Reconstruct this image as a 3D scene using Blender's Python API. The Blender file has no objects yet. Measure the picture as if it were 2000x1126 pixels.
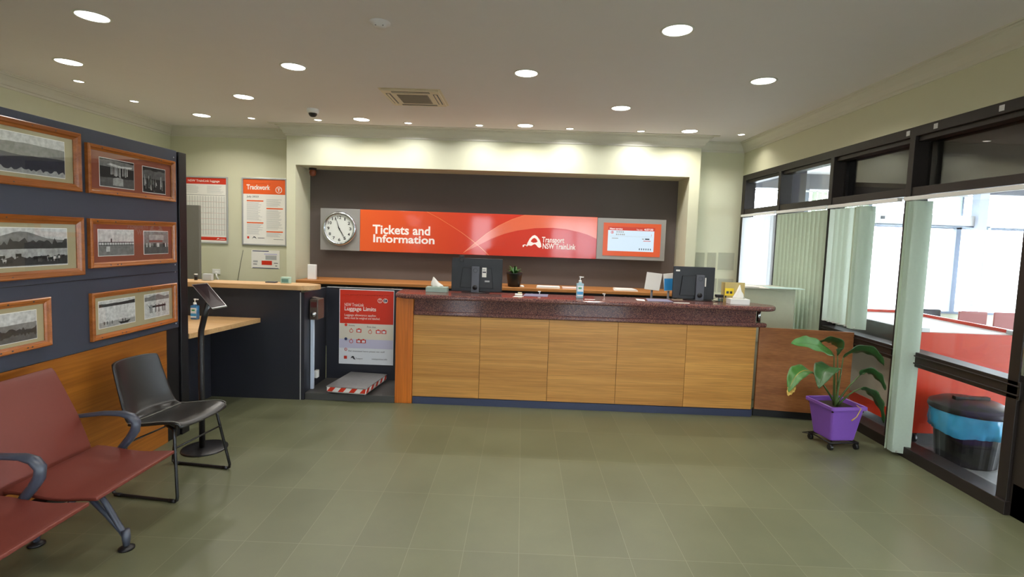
import bpy, bmesh, math, random
from mathutils import Vector, Matrix
C = bpy.context.scene.collection
SC = bpy.context.scene
PI = math.pi
random.seed(7)

# ------------------------------------------------------------------ camera
cam = bpy.data.cameras.new('camera'); camo = bpy.data.objects.new('camera', cam); C.objects.link(camo)
F_PX, YAW, PITCH, ROLL = 1000.0, -0.0186, 0.0736, 0.0337
cam.sensor_fit = 'HORIZONTAL'; cam.sensor_width = 36.0; cam.lens = F_PX/2000*36
cam.shift_y = -24.5/2000
cam.clip_start = 0.05; cam.clip_end = 200
fw = Vector((math.sin(YAW)*math.cos(PITCH), math.cos(YAW)*math.cos(PITCH), -math.sin(PITCH)))
r0 = Vector((math.cos(YAW), -math.sin(YAW), 0)); u0 = r0.cross(fw)
rr = r0*math.cos(ROLL)+u0*math.sin(ROLL); uu = u0*math.cos(ROLL)-r0*math.sin(ROLL)
camo.matrix_world = Matrix(((rr.x,uu.x,-fw.x,0),(rr.y,uu.y,-fw.y,0),(rr.z,uu.z,-fw.z,1.7),(0,0,0,1)))
SC.camera = camo

# ------------------------------------------------------------------ world, exposure
SC.view_settings.view_transform = 'Standard'; SC.view_settings.look = 'None'
SC.view_settings.gamma = 1.0; SC.view_settings.use_curve_mapping = False
SC.view_settings.exposure = 0.0
SKY = 14.0; BIG_W = 11.4; SMALL_W = 2.9; WASH_W = 8.6; DIFF_EM = 9.0
w = bpy.data.worlds.new('overcast_sky'); SC.world = w; w.use_nodes = True
bg = w.node_tree.nodes['Background']; bg.inputs[0].default_value = (0.80, 0.90, 1.0, 1); bg.inputs[1].default_value = SKY

# ------------------------------------------------------------------ materials
def s2l(c): return c/12.92 if c <= .04045 else ((c+.055)/1.055)**2.4
def rgb(r, g, b): return (s2l(r/255), s2l(g/255), s2l(b/255), 1)
MATS = {}
class N:
    def __init__(s, m): s.t = m.node_tree; s.n = s.t.nodes; s.l = s.t.links
    def add(s, ty, **k):
        x = s.n.new(ty)
        for a, v in k.items():
            if a.startswith('i_'):
                x.inputs[a[2:].replace('_', ' ')].default_value = v
            else: setattr(x, a, v)
        return x
    def link(s, a, b): s.l.new(a, b)
def base(name, col, rough=.5, metal=0., spec=.5, **k):
    if name in MATS: return MATS[name]
    m = bpy.data.materials.new(name); m.use_nodes = True
    b = m.node_tree.nodes['Principled BSDF']
    b.inputs['Base Color'].default_value = col; b.inputs['Roughness'].default_value = rough
    b.inputs['Metallic'].default_value = metal; b.inputs['Specular IOR Level'].default_value = spec
    for a, v in k.items(): b.inputs[a.replace('_', ' ')].default_value = v
    MATS[name] = m; return m
def plain(name, col, rough=.5, metal=0., spec=.5, var=.05, scale=25., bump=0., **k):
    """solid colour with a faint procedural mottling"""
    if name in MATS: return MATS[name]
    m = base(name, col, rough, metal, spec, **k); n = N(m); b = n.n['Principled BSDF']
    tc = n.add('ShaderNodeTexCoord'); no = n.add('ShaderNodeTexNoise'); no.inputs['Scale'].default_value = scale; no.inputs['Detail'].default_value = 4
    n.link(tc.outputs['Object'], no.inputs['Vector'])
    mx = n.add('ShaderNodeMix', data_type='RGBA')
    mx.inputs[6].default_value = [c*(1-var) for c in col[:3]]+[1]; mx.inputs[7].default_value = [min(1, c*(1+var)) for c in col[:3]]+[1]
    n.link(no.outputs['Fac'], mx.inputs[0]); n.link(mx.outputs[2], b.inputs['Base Color'])
    if bump:
        bp = n.add('ShaderNodeBump'); bp.inputs['Strength'].default_value = bump; bp.inputs['Distance'].default_value = .002
        n.link(no.outputs['Fac'], bp.inputs['Height']); n.link(bp.outputs[0], b.inputs['Normal'])
    return m
def wood(name, c1, c2, axis='x', rough=.4, freq=1.0, spec=.5):
    """veneer: long streaks along one axis"""
    if name in MATS: return MATS[name]
    m = base(name, c1, rough, 0, spec); n = N(m); b = n.n['Principled BSDF']
    tc = n.add('ShaderNodeTexCoord'); mp = n.add('ShaderNodeMapping')
    s = {'x': (.35, 14, 14), 'y': (14, .35, 14), 'z': (14, 14, .35)}[axis]
    mp.inputs['Scale'].default_value = [v*freq for v in s]
    oi = n.add('ShaderNodeObjectInfo'); n.link(tc.outputs['Object'], mp.inputs['Vector'])
    ad = n.add('ShaderNodeVectorMath', operation='SCALE'); ad.inputs[0].default_value = (3.1, 7.3, 5.7)
    n.link(oi.outputs['Random'], ad.inputs['Scale']); n.link(ad.outputs[0], mp.inputs['Location'])
    a = n.add('ShaderNodeTexNoise'); a.inputs['Scale'].default_value = .8; a.inputs['Detail'].default_value = 3; a.inputs['Distortion'].default_value = .6
    f = n.add('ShaderNodeTexNoise'); f.inputs['Scale'].default_value = 9; f.inputs['Detail'].default_value = 6
    n.link(mp.outputs[0], a.inputs['Vector']); n.link(mp.outputs[0], f.inputs['Vector'])
    ra = n.add('ShaderNodeMapRange'); ra.inputs[1].default_value = .3; ra.inputs[2].default_value = .7; n.link(a.outputs['Fac'], ra.inputs[0])
    mx = n.add('ShaderNodeMix', data_type='RGBA'); mx.inputs[6].default_value = c1; mx.inputs[7].default_value = c2; n.link(ra.outputs[0], mx.inputs[0])
    rf = n.add('ShaderNodeMapRange'); rf.inputs[1].default_value = .35; rf.inputs[2].default_value = .65; rf.inputs[3].default_value = .82; rf.inputs[4].default_value = 1.1
    n.link(f.outputs['Fac'], rf.inputs[0])
    rv = n.add('ShaderNodeMapRange'); rv.inputs[3].default_value = .90; rv.inputs[4].default_value = 1.08; n.link(oi.outputs['Random'], rv.inputs[0])
    mu = n.add('ShaderNodeMath', operation='MULTIPLY'); n.link(rf.outputs[0], mu.inputs[0]); n.link(rv.outputs[0], mu.inputs[1])
    vm = n.add('ShaderNodeVectorMath', operation='SCALE'); n.link(mx.outputs[2], vm.inputs[0]); n.link(mu.outputs[0], vm.inputs['Scale'])
    n.link(vm.outputs[0], b.inputs['Base Color'])
    return m
def emit(name, col, s):
    if name in MATS: return MATS[name]
    m = base(name, (.02, .02, .02, 1) if 'screen' in name else col, .3); b = m.node_tree.nodes['Principled BSDF']
    b.inputs['Emission Color'].default_value = col; b.inputs['Emission Strength'].default_value = s
    return m
def glass(name, tint=(1, 1, 1, 1), refl=1.0, rough=.0):
    if name in MATS: return MATS[name]
    m = bpy.data.materials.new(name); m.use_nodes = True; n = N(m); n.n.remove(n.n['Principled BSDF'])
    out = n.n['Material Output']; tr = n.add('ShaderNodeBsdfTransparent'); tr.inputs[0].default_value = tint
    gl = n.add('ShaderNodeBsdfGlossy'); gl.inputs['Roughness'].default_value = rough
    lw = n.add('ShaderNodeLayerWeight'); lw.inputs[0].default_value = .5
    pw = n.add('ShaderNodeMath', operation='POWER'); pw.inputs[1].default_value = 5; n.link(lw.outputs['Facing'], pw.inputs[0])
    mu = n.add('ShaderNodeMath', operation='MULTIPLY_ADD'); mu.inputs[1].default_value = .9*refl; mu.inputs[2].default_value = .04*refl
    n.link(pw.outputs[0], mu.inputs[0]); mx = n.add('ShaderNodeMixShader')
    n.link(mu.outputs[0], mx.inputs[0]); n.link(tr.outputs[0], mx.inputs[1]); n.link(gl.outputs[0], mx.inputs[2]); n.link(mx.outputs[0], out.inputs[0])
    MATS[name] = m; return m
def fabric(name, col, trans=.45):
    if name in MATS: return MATS[name]
    m = bpy.data.materials.new(name); m.use_nodes = True; n = N(m); n.n.remove(n.n['Principled BSDF'])
    out = n.n['Material Output']; d = n.add('ShaderNodeBsdfDiffuse'); t = n.add('ShaderNodeBsdfTranslucent')
    tc = n.add('ShaderNodeTexCoord'); wv = n.add('ShaderNodeTexNoise'); wv.inputs['Scale'].default_value = 60
    n.link(tc.outputs['Object'], wv.inputs['Vector'])
    mc = n.add('ShaderNodeMix', data_type='RGBA'); mc.inputs[6].default_value = [c*.93 for c in col[:3]]+[1]; mc.inputs[7].default_value = col
    n.link(wv.outputs['Fac'], mc.inputs[0]); n.link(mc.outputs[2], d.inputs[0]); n.link(mc.outputs[2], t.inputs[0])
    mx = n.add('ShaderNodeMixShader'); mx.inputs[0].default_value = trans
    n.link(d.outputs[0], mx.inputs[1]); n.link(t.outputs[0], mx.inputs[2]); n.link(mx.outputs[0], out.inputs[0])
    MATS[name] = m; return m
def granite(name):
    m = base(name, rgb(110, 66, 56), .1, 0, .4); n = N(m); b = n.n['Principled BSDF']
    tc = n.add('ShaderNodeTexCoord')
    v = n.add('ShaderNodeTexVoronoi'); v.inputs['Scale'].default_value = 210
    n.link(tc.outputs['Object'], v.inputs['Vector'])
    sep = n.add('ShaderNodeSeparateColor'); n.link(v.outputs['Color'], sep.inputs[0])
    cr = n.add('ShaderNodeValToRGB'); e = cr.color_ramp.elements
    e[0].position = 0; e[0].color = rgb(58, 42, 50); e[1].position = 1; e[1].color = rgb(160, 116, 98)
    for p, c in ((.25, rgb(80, 56, 62)), (.5, rgb(116, 74, 68)), (.8, rgb(134, 92, 84))):
        x = cr.color_ramp.elements.new(p); x.color = c
    n.link(sep.outputs[0], cr.inputs[0]); n.link(cr.outputs[0], b.inputs['Base Color'])
    return m
def floor_mat(name, c1, c2, joint, x0, y0, tw, th, rough=.33, spec=.4):
    m = base(name, c1, rough, 0, spec); n = N(m); b = n.n['Principled BSDF']
    tc = n.add('ShaderNodeTexCoord'); mp = n.add('ShaderNodeMapping')
    mp.inputs['Location'].default_value = (-y0, x0, 0); mp.inputs['Rotation'].default_value = (0, 0, -PI/2)
    n.link(tc.outputs['Object'], mp.inputs['Vector'])
    br = n.add('ShaderNodeTexBrick'); br.offset = 0; br.squash = 1
    br.inputs['Scale'].default_value = 1; br.inputs['Brick Width'].default_value = th; br.inputs['Row Height'].default_value = tw
    br.inputs['Mortar Size'].default_value = .0016; br.inputs['Mortar Smooth'].default_value = .2; br.inputs['Bias'].default_value = 0
    br.inputs['Color1'].default_value = c1; br.inputs['Color2'].default_value = c2; br.inputs['Mortar'].default_value = joint
    n.link(mp.outputs[0], br.inputs['Vector'])
    no = n.add('ShaderNodeTexNoise'); no.inputs['Scale'].default_value = 2.2; no.inputs['Detail'].default_value = 6; no.inputs['Roughness'].default_value = .65
    n.link(tc.outputs['Object'], no.inputs['Vector'])
    mr = n.add('ShaderNodeMapRange'); mr.inputs[1].default_value = .3; mr.inputs[2].default_value = .7; mr.inputs[3].default_value = .90; mr.inputs[4].default_value = 1.08
    n.link(no.outputs['Fac'], mr.inputs[0])
    n2 = n.add('ShaderNodeTexNoise'); n2.inputs['Scale'].default_value = 260; n2.inputs['Detail'].default_value = 2; n.link(tc.outputs['Object'], n2.inputs['Vector'])
    m2 = n.add('ShaderNodeMapRange'); m2.inputs[3].default_value = .93; m2.inputs[4].default_value = 1.07; n.link(n2.outputs['Fac'], m2.inputs[0])
    mu = n.add('ShaderNodeMath', operation='MULTIPLY'); n.link(mr.outputs[0], mu.inputs[0]); n.link(m2.outputs[0], mu.inputs[1])
    vm = n.add('ShaderNodeVectorMath', operation='SCALE'); n.link(br.outputs['Color'], vm.inputs[0]); n.link(mu.outputs[0], vm.inputs['Scale'])
    n.link(vm.outputs[0], b.inputs['Base Color'])
    r2 = n.add('ShaderNodeMapRange'); r2.inputs[3].default_value = rough-.05; r2.inputs[4].default_value = rough+.1; n.link(no.outputs['Fac'], r2.inputs[0]); n.link(r2.outputs[0], b.inputs['Roughness'])
    return m

M_wall = plain('cream_wall_paint', rgb(210, 209, 180), .6, var=.02, scale=8)
M_cornice = plain('cornice_paint', rgb(212, 208, 192), .55, var=.02, scale=8)
M_ceil = plain('ceiling_paint', rgb(230, 224, 222), .8, var=.015, scale=5)
M_floor = floor_mat('vinyl_floor_tiles', rgb(107, 110, 84), rgb(100, 103, 78), rgb(126, 128, 104), .0379, 2.658, .3, .6)
M_floor2 = floor_mat('concourse_tiles', rgb(150, 152, 152), rgb(140, 143, 144), rgb(120, 120, 120), 0, 0, .45, .45, .2, .5)
M_recess = plain('dark_taupe_paint', rgb(96, 86, 80), .6, var=.03, scale=6)
M_char = plain('charcoal_laminate', rgb(40, 42, 50), .35, var=.04, scale=30)
M_char2 = plain('charcoal_board', rgb(57, 62, 75), .45, var=.04, scale=3)
M_navy = plain('navy_kick', rgb(54, 62, 88), .45)
M_plinth = plain('plinth_vinyl', rgb(70, 70, 68), .5)
M_frame = plain('bronze_frame', rgb(38, 32, 29), .42, metal=.0, spec=.5)
M_black = plain('black_plastic', rgb(20, 20, 23), .4)
M_black2 = plain('satin_black_metal', rgb(22, 22, 25), .35, spec=.6)
M_dgrey = plain('dark_grey_plastic', rgb(78, 80, 88), .4)
M_arm = plain('slate_metal', rgb(66, 72, 86), .35, spec=.6)
M_grey = plain('silver_grey_panel', rgb(150, 148, 142), .35, var=.02)
M_chrome = plain('brushed_chrome', rgb(205, 208, 212), .22, metal=1.0, var=.02)
M_alu = plain('aluminium_trim', rgb(198, 200, 202), .35, metal=.6)
M_white = plain('white_plastic', rgb(232, 232, 228), .4, var=.01)
M_paper = plain('white_paper', rgb(236, 234, 226), .8, var=.01)
M_granite = granite('red_granite')
M_wfront = wood('honey_veneer', rgb(212, 156, 80), rgb(184, 128, 60), 'x', .38)
M_wwing = wood('brown_veneer', rgb(172, 112, 62), rgb(140, 86, 44), 'x', .4, .8)
M_worange = wood('orange_timber', rgb(206, 116, 36), rgb(188, 100, 28), 'z', .35)
M_wpart = wood('amber_veneer', rgb(176, 108, 36), rgb(146, 84, 26), 'y', .35, .7)
M_wtop = wood('pale_timber_top', rgb(206, 168, 118), rgb(192, 150, 100), 'x', .4)
M_wshelf = wood('shelf_timber', rgb(184, 124, 66), rgb(170, 110, 56), 'x', .4)
M_wpic = wood('pine_picture_frame', rgb(176, 104, 46), rgb(146, 80, 32), 'y', .25, 2.)
M_leather = plain('black_leather', rgb(36, 36, 35), .32, var=.25, scale=9, bump=.3, spec=.6)
M_red = plain('terracotta_polyurethane', rgb(112, 49, 38), .5, var=.04, scale=60, bump=.1)
M_glass = glass('window_glass')
M_glass2 = glass('picture_glass', refl=.8)
M_frost = glass('frosted_acrylic', (.93, .94, .93, 1), .8, .2)
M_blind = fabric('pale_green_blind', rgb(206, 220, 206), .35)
M_blind2 = fabric('shaded_sage_blind', rgb(178, 190, 166), .22)  # darker copy of the green blind cloth, shade of unlit vanes put into its colour
M_purple = plain('purple_plastic', rgb(128, 82, 176), .35, var=.04)
M_soil = plain('potting_soil', rgb(52, 40, 30), .95, var=.4, scale=80)
M_leaf = plain('deep_green_leaf', rgb(50, 88, 44), .38, var=.3, scale=18)
M_leaf2 = plain('mid_green_leaf', rgb(66, 116, 50), .38, var=.3, scale=18)
M_leafy = plain('yellowing_leaf_edge', rgb(190, 160, 80), .6, var=.3, scale=30)
M_stem = plain('plant_stem', rgb(74, 98, 46), .5)
M_redbox = plain('orange_red_panel', rgb(222, 62, 34), .28, var=.05, scale=4, spec=.6)
M_liner = plain('blue_bin_liner', rgb(70, 178, 226), .25, var=.15, scale=18, bump=.5, spec=.6)
M_orange = plain('poster_orange', rgb(238, 98, 38), .4, var=.01)
M_pred = plain('poster_red', rgb(214, 52, 28), .4, var=.01)
M_pcream = plain('poster_cream', rgb(222, 216, 200), .5, var=.01)
M_plilac = plain('poster_lilac', rgb(202, 200, 222), .5, var=.01)
M_pwhite = plain('poster_white', rgb(226, 230, 234), .45, var=.01)
M_pgrey = plain('print_grey', rgb(176, 178, 178), .6, var=.01)
M_pdark = plain('print_dark', rgb(60, 62, 70), .6, var=.01)
M_pnavy = plain('print_navy', rgb(40, 52, 96), .6, var=.01)
M_pblue = plain('print_blue', rgb(44, 140, 204), .5, var=.01)
M_tan = plain('tan_mount_board', rgb(170, 158, 122), .8, var=.03)
M_rust = plain('rust_mount_board', rgb(138, 72, 48), .8, var=.03)

# ------------------------------------------------------------------ mesh builder
class MB:
    def __init__(s): s.bm = bmesh.new(); s.mats = []
    def mi(s, m):
        if m is None: return 0
        if m not in s.mats: s.mats.append(m)
        return s.mats.index(m)
    def faces(s, vs, fs, m=None, smooth=False):
        v = [s.bm.verts.new(p) for p in vs]; k = s.mi(m)
        for f in fs:
            try:
                q = s.bm.faces.new([v[i] for i in f]); q.material_index = k; q.smooth = smooth
            except ValueError: pass
        return v
    def box(s, x0, x1, y0, y1, z0, z1, m=None, mat=None):
        vs = [Vector((x, y, z)) for x in (x0, x1) for y in (y0, y1) for z in (z0, z1)]
        if mat: vs = [mat @ v for v in vs]
        s.faces(vs, [(0, 1, 3, 2), (4, 6, 7, 5), (0, 4, 5, 1), (2, 3, 7, 6), (0, 2, 6, 4), (1, 5, 7, 3)], m); return s
    def prism(s, pts, a0, a1, axis='z', m=None, smooth=False):
        """polygon pts (2D) extruded along axis: z -> (x,y); y -> (x,z); x -> (y,z)"""
        n = len(pts)
        def p3(p, a): return {'z': (p[0], p[1], a), 'y': (p[0], a, p[1]), 'x': (a, p[0], p[1])}[axis]
        vs = [p3(p, a0) for p in pts]+[p3(p, a1) for p in pts]
        s.faces(vs, [tuple(range(n))[::-1], tuple(range(n, 2*n))], m)
        v = [p3(p, a0) for p in pts]+[p3(p, a1) for p in pts]
        s.faces(v, [(i, (i+1) % n, n+(i+1) % n, n+i) for i in range(n)], m, smooth); return s
    def lathe(s, prof, c=(0, 0, 0), n=24, m=None, axis='z', smooth=True, sx=1, sy=1, a0=0, a1=2*PI):
        full = abs(a1-a0-2*PI) < 1e-6; k = n if full else n+1
        vs = []
        for r, h in prof:
            for i in range(k):
                a = a0+(a1-a0)*i/n; x, y = r*math.cos(a)*sx, r*math.sin(a)*sy
                p = {'z': (x, y, h), 'y': (x, h, y), 'x': (h, x, y)}[axis]
                vs.append((c[0]+p[0], c[1]+p[1], c[2]+p[2]))
        fs = []
        for j in range(len(prof)-1):
            for i in range(n):
                i2 = (i+1) % k
                fs.append((j*k+i, j*k+i2, (j+1)*k+i2, (j+1)*k+i))
        s.faces(vs, fs, m, smooth); return s
    def cyl(s, c, r, h, n=20, m=None, axis='z', r2=None):
        r2 = r if r2 is None else r2
        s.lathe([(0, 0), (r, 0)], c, n, m, axis, False); s.lathe([(r, 0), (r2, h)], c, n, m, axis); s.lathe([(r2, h), (0, h)], c, n, m, axis, False); return s
    def tube(s, pts, r, n=10, m=None, caps=True, flat=1.0):
        pts = [Vector(p) for p in pts]; rings = []; vs = []
        up = None
        rs = r if isinstance(r, (list, tuple)) else [r]*len(pts)
        for i, p in enumerate(pts):
            d = (pts[min(i+1, len(pts)-1)]-pts[max(i-1, 0)]).normalized()
            if up is None:
                up = Vector((0, 0, 1)) if abs(d.z) < .9 else Vector((0, 1, 0))
            a = d.cross(up).normalized(); b = a.cross(d).normalized(); up = b
            for k in range(n):
                t = 2*PI*k/n; vs.append(p+(a*math.cos(t)+b*math.sin(t)*flat)*rs[i])
        fs = [(i*n+k, i*n+(k+1) % n, (i+1)*n+(k+1) % n, (i+1)*n+k) for i in range(len(pts)-1) for k in range(n)]
        if caps: fs += [tuple(range(n))[::-1], tuple(range((len(pts)-1)*n, len(pts)*n))]
        s.faces(vs, fs, m, True); return s
    def quad(s, a, b, c, d, m=None): s.faces([a, b, c, d], [(0, 1, 2, 3)], m); return s
    def sheet(s, P, nu, nv, m=None, smooth=True):
        vs = [P(u/nu, v/nv) for v in range(nv+1) for u in range(nu+1)]
        s.faces(vs, [(v*(nu+1)+u, v*(nu+1)+u+1, (v+1)*(nu+1)+u+1, (v+1)*(nu+1)+u) for v in range(nv) for u in range(nu)], m, smooth); return s
    def build(s, name, mat=None, parent=None, loc=None, rz=0, bevel=0, solid=0, soff=0, sub=0, seg=2):
        me = bpy.data.meshes.new(name)
        bmesh.ops.remove_doubles(s.bm, verts=s.bm.verts[:], dist=1e-6)
        bmesh.ops.recalc_face_normals(s.bm, faces=s.bm.faces[:])
        s.bm.to_mesh(me); s.bm.free()
        for m in (s.mats or [mat or M_white]): me.materials.append(m)
        o = bpy.data.objects.new(name, me); C.objects.link(o)
        if parent: o.parent = parent
        if loc is not None: o.location = loc
        if rz: o.rotation_euler.z = rz
        if solid: md = o.modifiers.new('thickness', 'SOLIDIFY'); md.thickness = solid; md.offset = soff
        if sub: md = o.modifiers.new('smooth', 'SUBSURF'); md.levels = sub; md.render_levels = sub
        if bevel: md = o.modifiers.new('edges', 'BEVEL'); md.width = bevel; md.segments = seg; md.limit_method = 'ANGLE'; md.angle_limit = .7
        return o
def B(*a, m=None): return MB().box(*a, m=m)
def thing(name, label, cat, loc=(0, 0, 0), rz=0, group=None):
    o = bpy.data.objects.new(name, None); C.objects.link(o); o.empty_display_size = .1
    o.location = loc; o.rotation_euler.z = rz; tag(o, label, cat, group); return o
def tag(o, label, cat, group=None):
    o['label'] = label; o['category'] = cat
    if group: o['group'] = group
    return o
def struct(o): o['kind'] = 'structure'; return o
def text(body, x0, x1, z0, z1, y, mat, parent, name='lettering', bold=0., face='-y', ext=.0006):
    """lettering scaled to fit a rectangle; face -y: lies in XZ facing the room"""
    cu = bpy.data.curves.new(name, 'FONT'); cu.body = body; cu.size = 1; cu.extrude = 0; cu.offset = bold; cu.resolution_u = 3; cu.space_line = .85
    to = bpy.data.objects.new(name, cu); C.objects.link(to)
    bpy.context.view_layer.update()
    me = bpy.data.meshes.new_from_object(to.evaluated_get(bpy.context.evaluated_depsgraph_get()))
    bpy.data.objects.remove(to); bpy.data.curves.remove(cu)
    xs = [v.co.x for v in me.vertices]; ys = [v.co.y for v in me.vertices]
    ax, bx, ay, by = min(xs), max(xs), min(ys), max(ys)
    for v in me.vertices:
        X = x0+(v.co.x-ax)/(bx-ax)*(x1-x0); Z = z0+(v.co.y-ay)/(by-ay)*(z1-z0)
        v.co = (X, y, Z) if face == '-y' else (X, Z, y)
    me.materials.clear(); me.materials.append(mat); me.name = name
    me.polygons.foreach_set('use_smooth', [False]*len(me.polygons))
    o = bpy.data.objects.new(name, me); C.objects.link(o)
    if parent: o.parent = parent
    md = o.modifiers.new('thickness', 'SOLIDIFY'); md.thickness = ext; md.offset = 1
    return o
def rects(lst, y, th=.0006):
    """flat printed rectangles (x0,x1,z0,z1,material) just in front of a sheet"""
    b = MB()
    for x0, x1, z0, z1, m in lst: b.box(x0, x1, y-th, y, z0, z1, m)
    return b
def disc(b, x, z, r, y, m, th=.0008, n=24, ri=0):
    if ri:
        b.lathe([(ri, y), (ri, y-th), (r, y-th), (r, y)], (x, 0, z), n, m, 'y', False)
    else: b.lathe([(0, y-th), (r, y-th), (r, y)], (x, 0, z), n, m, 'y', False)
def copy_tree(o, parent=None):
    c = o.copy(); C.objects.link(c); c.parent = parent
    for ch in [x for x in list(bpy.data.objects) if x.parent == o and x != c]: copy_tree(ch, c)
    return c

# ------------------------------------------------------------------ the room
CEIL = 3.2; XL = -5.37; XR = 3.23; YB = 7.745; YH = 7.43; YF = -3.2
struct(B(XL-.1, 3.38, YF-.1, YB+.3, -.1, 0).build('floor', M_floor))
struct(B(XL-.1, 3.38, YF-.1, YB+.3, CEIL, CEIL+.1).build('ceiling', M_ceil))
struct(B(XL-.12, XL, YF, YB+.12, 0, CEIL).build('wall_left', M_wall))
b = MB(); b.box(XL-.12, -3.45, YB, YB+.12, 0, CEIL); b.box(2.49, XR+.15, YB, YB+.12, 0, CEIL)
struct(b.build('wall_back', M_wall))
b = MB(); b.box(-3.45, -3.321, YH, 7.95, 0, CEIL); b.box(2.345, 2.49, YH, 7.95, 0, CEIL); b.box(-3.321, 2.345, YH, 7.95, 2.652, CEIL)
struct(b.build('wall_bulkhead', M_wall))
struct(B(-3.45, 2.49, 7.95, 8.05, 0, 2.75).build('wall_recess', M_recess))
struct(B(XR, XR+.15, YF, YB, 2.735, CEIL).build('wall_right', M_wall))
# wall behind the camera with a glazed entrance
b = MB(); b.box(XL, -1.95, YF-.12, YF, 0, CEIL); b.box(-1.1, 1.0, YF-.12, YF, 0, CEIL); b.box(2.8, XR+.15, YF-.12, YF, 0, CEIL); b.box(-1.95, -1.1, YF-.12, YF, 2.5, CEIL); b.box(1.0, 2.8, YF-.12, YF, 2.5, CEIL)
struct(b.build('wall_front', M_wall))
d = MB()
for x in (1.0, 1.86, 2.72): d.box(x, x+.08, YF-.1, YF-.02, 0, 2.5)
for z in (0, .85, 2.1, 2.42): d.box(1.0, 2.8, YF-.09, YF-.03, z, z+.08)
dd = struct(d.build('door_2', M_frame)); B(1.0, 2.8, YF-.065, YF-.055, 0, 2.5).build('glass_pane', M_glass, dd)
d = MB()
for x in (-1.95, -1.18): d.box(x, x+.08, YF-.1, YF-.02, 0, 2.5)
for z in (0, .85, 2.42): d.box(-1.95, -1.1, YF-.09, YF-.03, z, z+.08)
dd = struct(d.build('window_5', M_frame)); B(-1.95, -1.1, YF-.065, YF-.055, 0, 2.5).build('glass_pane', M_glass, dd)
# cornice: a profile swept round the room with mitred corners
def cornice(name, path, closed=False):
    prof = [(0, 3.062), (.012, 3.062), (.016, 3.085), (.03, 3.092), (.05, 3.13), (.085, 3.168), (.1, 3.174), (.104, 3.186), (.118, 3.188), (.122, 3.2), (0, 3.2)]
    b = MB(); n = len(path); k = len(prof); vs = []
    for i, p in enumerate(path):
        p = Vector(p); d0 = (p-Vector(path[i-1])).normalized() if i else None; d1 = (Vector(path[i+1])-p).normalized() if i < n-1 else None
        d0 = d0 or d1; d1 = d1 or d0
        n0 = Vector((d0.y, -d0.x)); n1 = Vector((d1.y, -d1.x)); m = (n0+n1); m = m/ (m.dot(n0))
        for o, z in prof: vs.append((p.x+m.x*o, p.y+m.y*o, z))
    fs = [(i*k+j, i*k+(j+1) % k, (i+1)*k+(j+1) % k, (i+1)*k+j) for i in range(n-1) for j in range(k)]
    b.faces(vs, fs); return struct(b.build(name, M_cornice))
cornice('trim_1', [(XL, YF), (XL, YB), (-3.45, YB), (-3.45, YH), (2.49, YH), (2.49, YB), (XR, YB), (XR, YF)])
# a thin flat bead on the ceiling in front of the bulkhead
b = MB(); b.box(-3.62, 2.66, 7.2, 7.26, 3.19, 3.2)
struct(b.build('trim_2', M_cornice))

# ------------------------------------------------------------------ glazed wall on the right
GX0, GX1 = XR, XR+.15; GP = XR+.12
MY = [7.745, 6.64, 5.535, 4.425, 3.30]
def gframe(name, boxes, label=None):
    b = MB()
    for q in boxes: b.box(*q)
    return struct(b.build(name, M_frame, bevel=.003))
fr = gframe('window_1', [(GX0, GX1, -3.2, 7.745, 2.655, 2.735), (GX0+.03, GX1-.02, -3.2, 7.745, 2.615, 2.655)]
  + [(GX0, GX1, 7.64, 7.745, 0, 2.66)]
  + [(GX0, GX1, y-.03, y+.03, 0, 2.66) for y in (6.64, 5.535, 4.425)]
  + [(GX0, GX1, 3.345-.03, 3.345+.045, 0, 2.66)]
  + [(GX0+.01, GX1-.01, 3.3, 7.7, 2.165, 2.235)]
  + [(GX0, GX1, 3.3, 5.5, .765, .885), (GX0-.01, GX0, 3.3, 5.5, .79, .80), (GX0-.01, GX0, 3.3, 5.5, .85, .86)]
  + [(GX0-.02, GX1, 3.3, 7.7, 0, .09)])
for i in range(4):
    y1, y0 = MY[i]-.03, MY[i+1]+.03
    B(GP, GP+.006, y0, y1, .05, 2.2).build('glass_pane', M_glass, fr)
    B(GP, GP+.006, y0, y1, 2.2, 2.66).build('transom_pane', M_glass, fr)
for y, in ((4.48,), (4.19,), (3.63,)):
    B(GX0-.002, GX0, y-.02, y+.02, 2.675, 2.715).build('rail_sticker', M_alu, fr)
# door at the right edge and further glazing towards the camera
dr = gframe('door_1', [(GX0+.02, GX1-.02, 3.19, 3.315, 0, 2.62), (GX0+.02, GX1-.02, 2.26, 2.38, 0, 2.62), (GX0+.02, GX1-.02, 2.3, 3.3, 0, .22), (GX0+.02, GX1-.02, 2.3, 3.3, 2.1, 2.24), (GX0+.02, GX1-.02, 2.3, 3.3, .84, .96)])
B(GP-.03, GP-.024, 2.3, 3.25, .1, 2.62).build('glass_pane', M_glass, dr)
b = MB().tube([(XR-.03, 3.23, .95), (XR-.06, 3.23, .95), (XR-.06, 3.23, 1.3), (XR-.03, 3.23, 1.3)], .012); b.build('door_handle', M_chrome, dr)
fr2 = gframe('window_2', [(GX0, GX1, y-.03, y+.03, 0, 2.66) for y in (2.22, 1.1, 0, -1.1, -2.2, -3.17)]
  + [(GX0+.01, GX1-.01, -3.2, 2.25, 2.165, 2.235), (GX0, GX1, -3.2, 2.25, .765, .885), (GX0-.02, GX1, -3.2, 2.25, 0, .09)])
for y1, y0 in ((2.22, 1.1), (1.1, 0), (0, -1.1), (-1.1, -2.2), (-2.2, -3.17)):
    B(GP, GP+.006, y0+.03, y1-.03, .05, 2.66).build('glass_pane', M_glass, fr2)
# dark board closing the upper panes from behind
struct(B(3.42, 3.46, -3.2, 5.49, 2.17, 2.75).build('wall_transom_board', M_black))
struct(B(3.36, 3.44, 5.45, 5.49, 2.17, 2.75).build('wall_transom_return', M_black))

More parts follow.
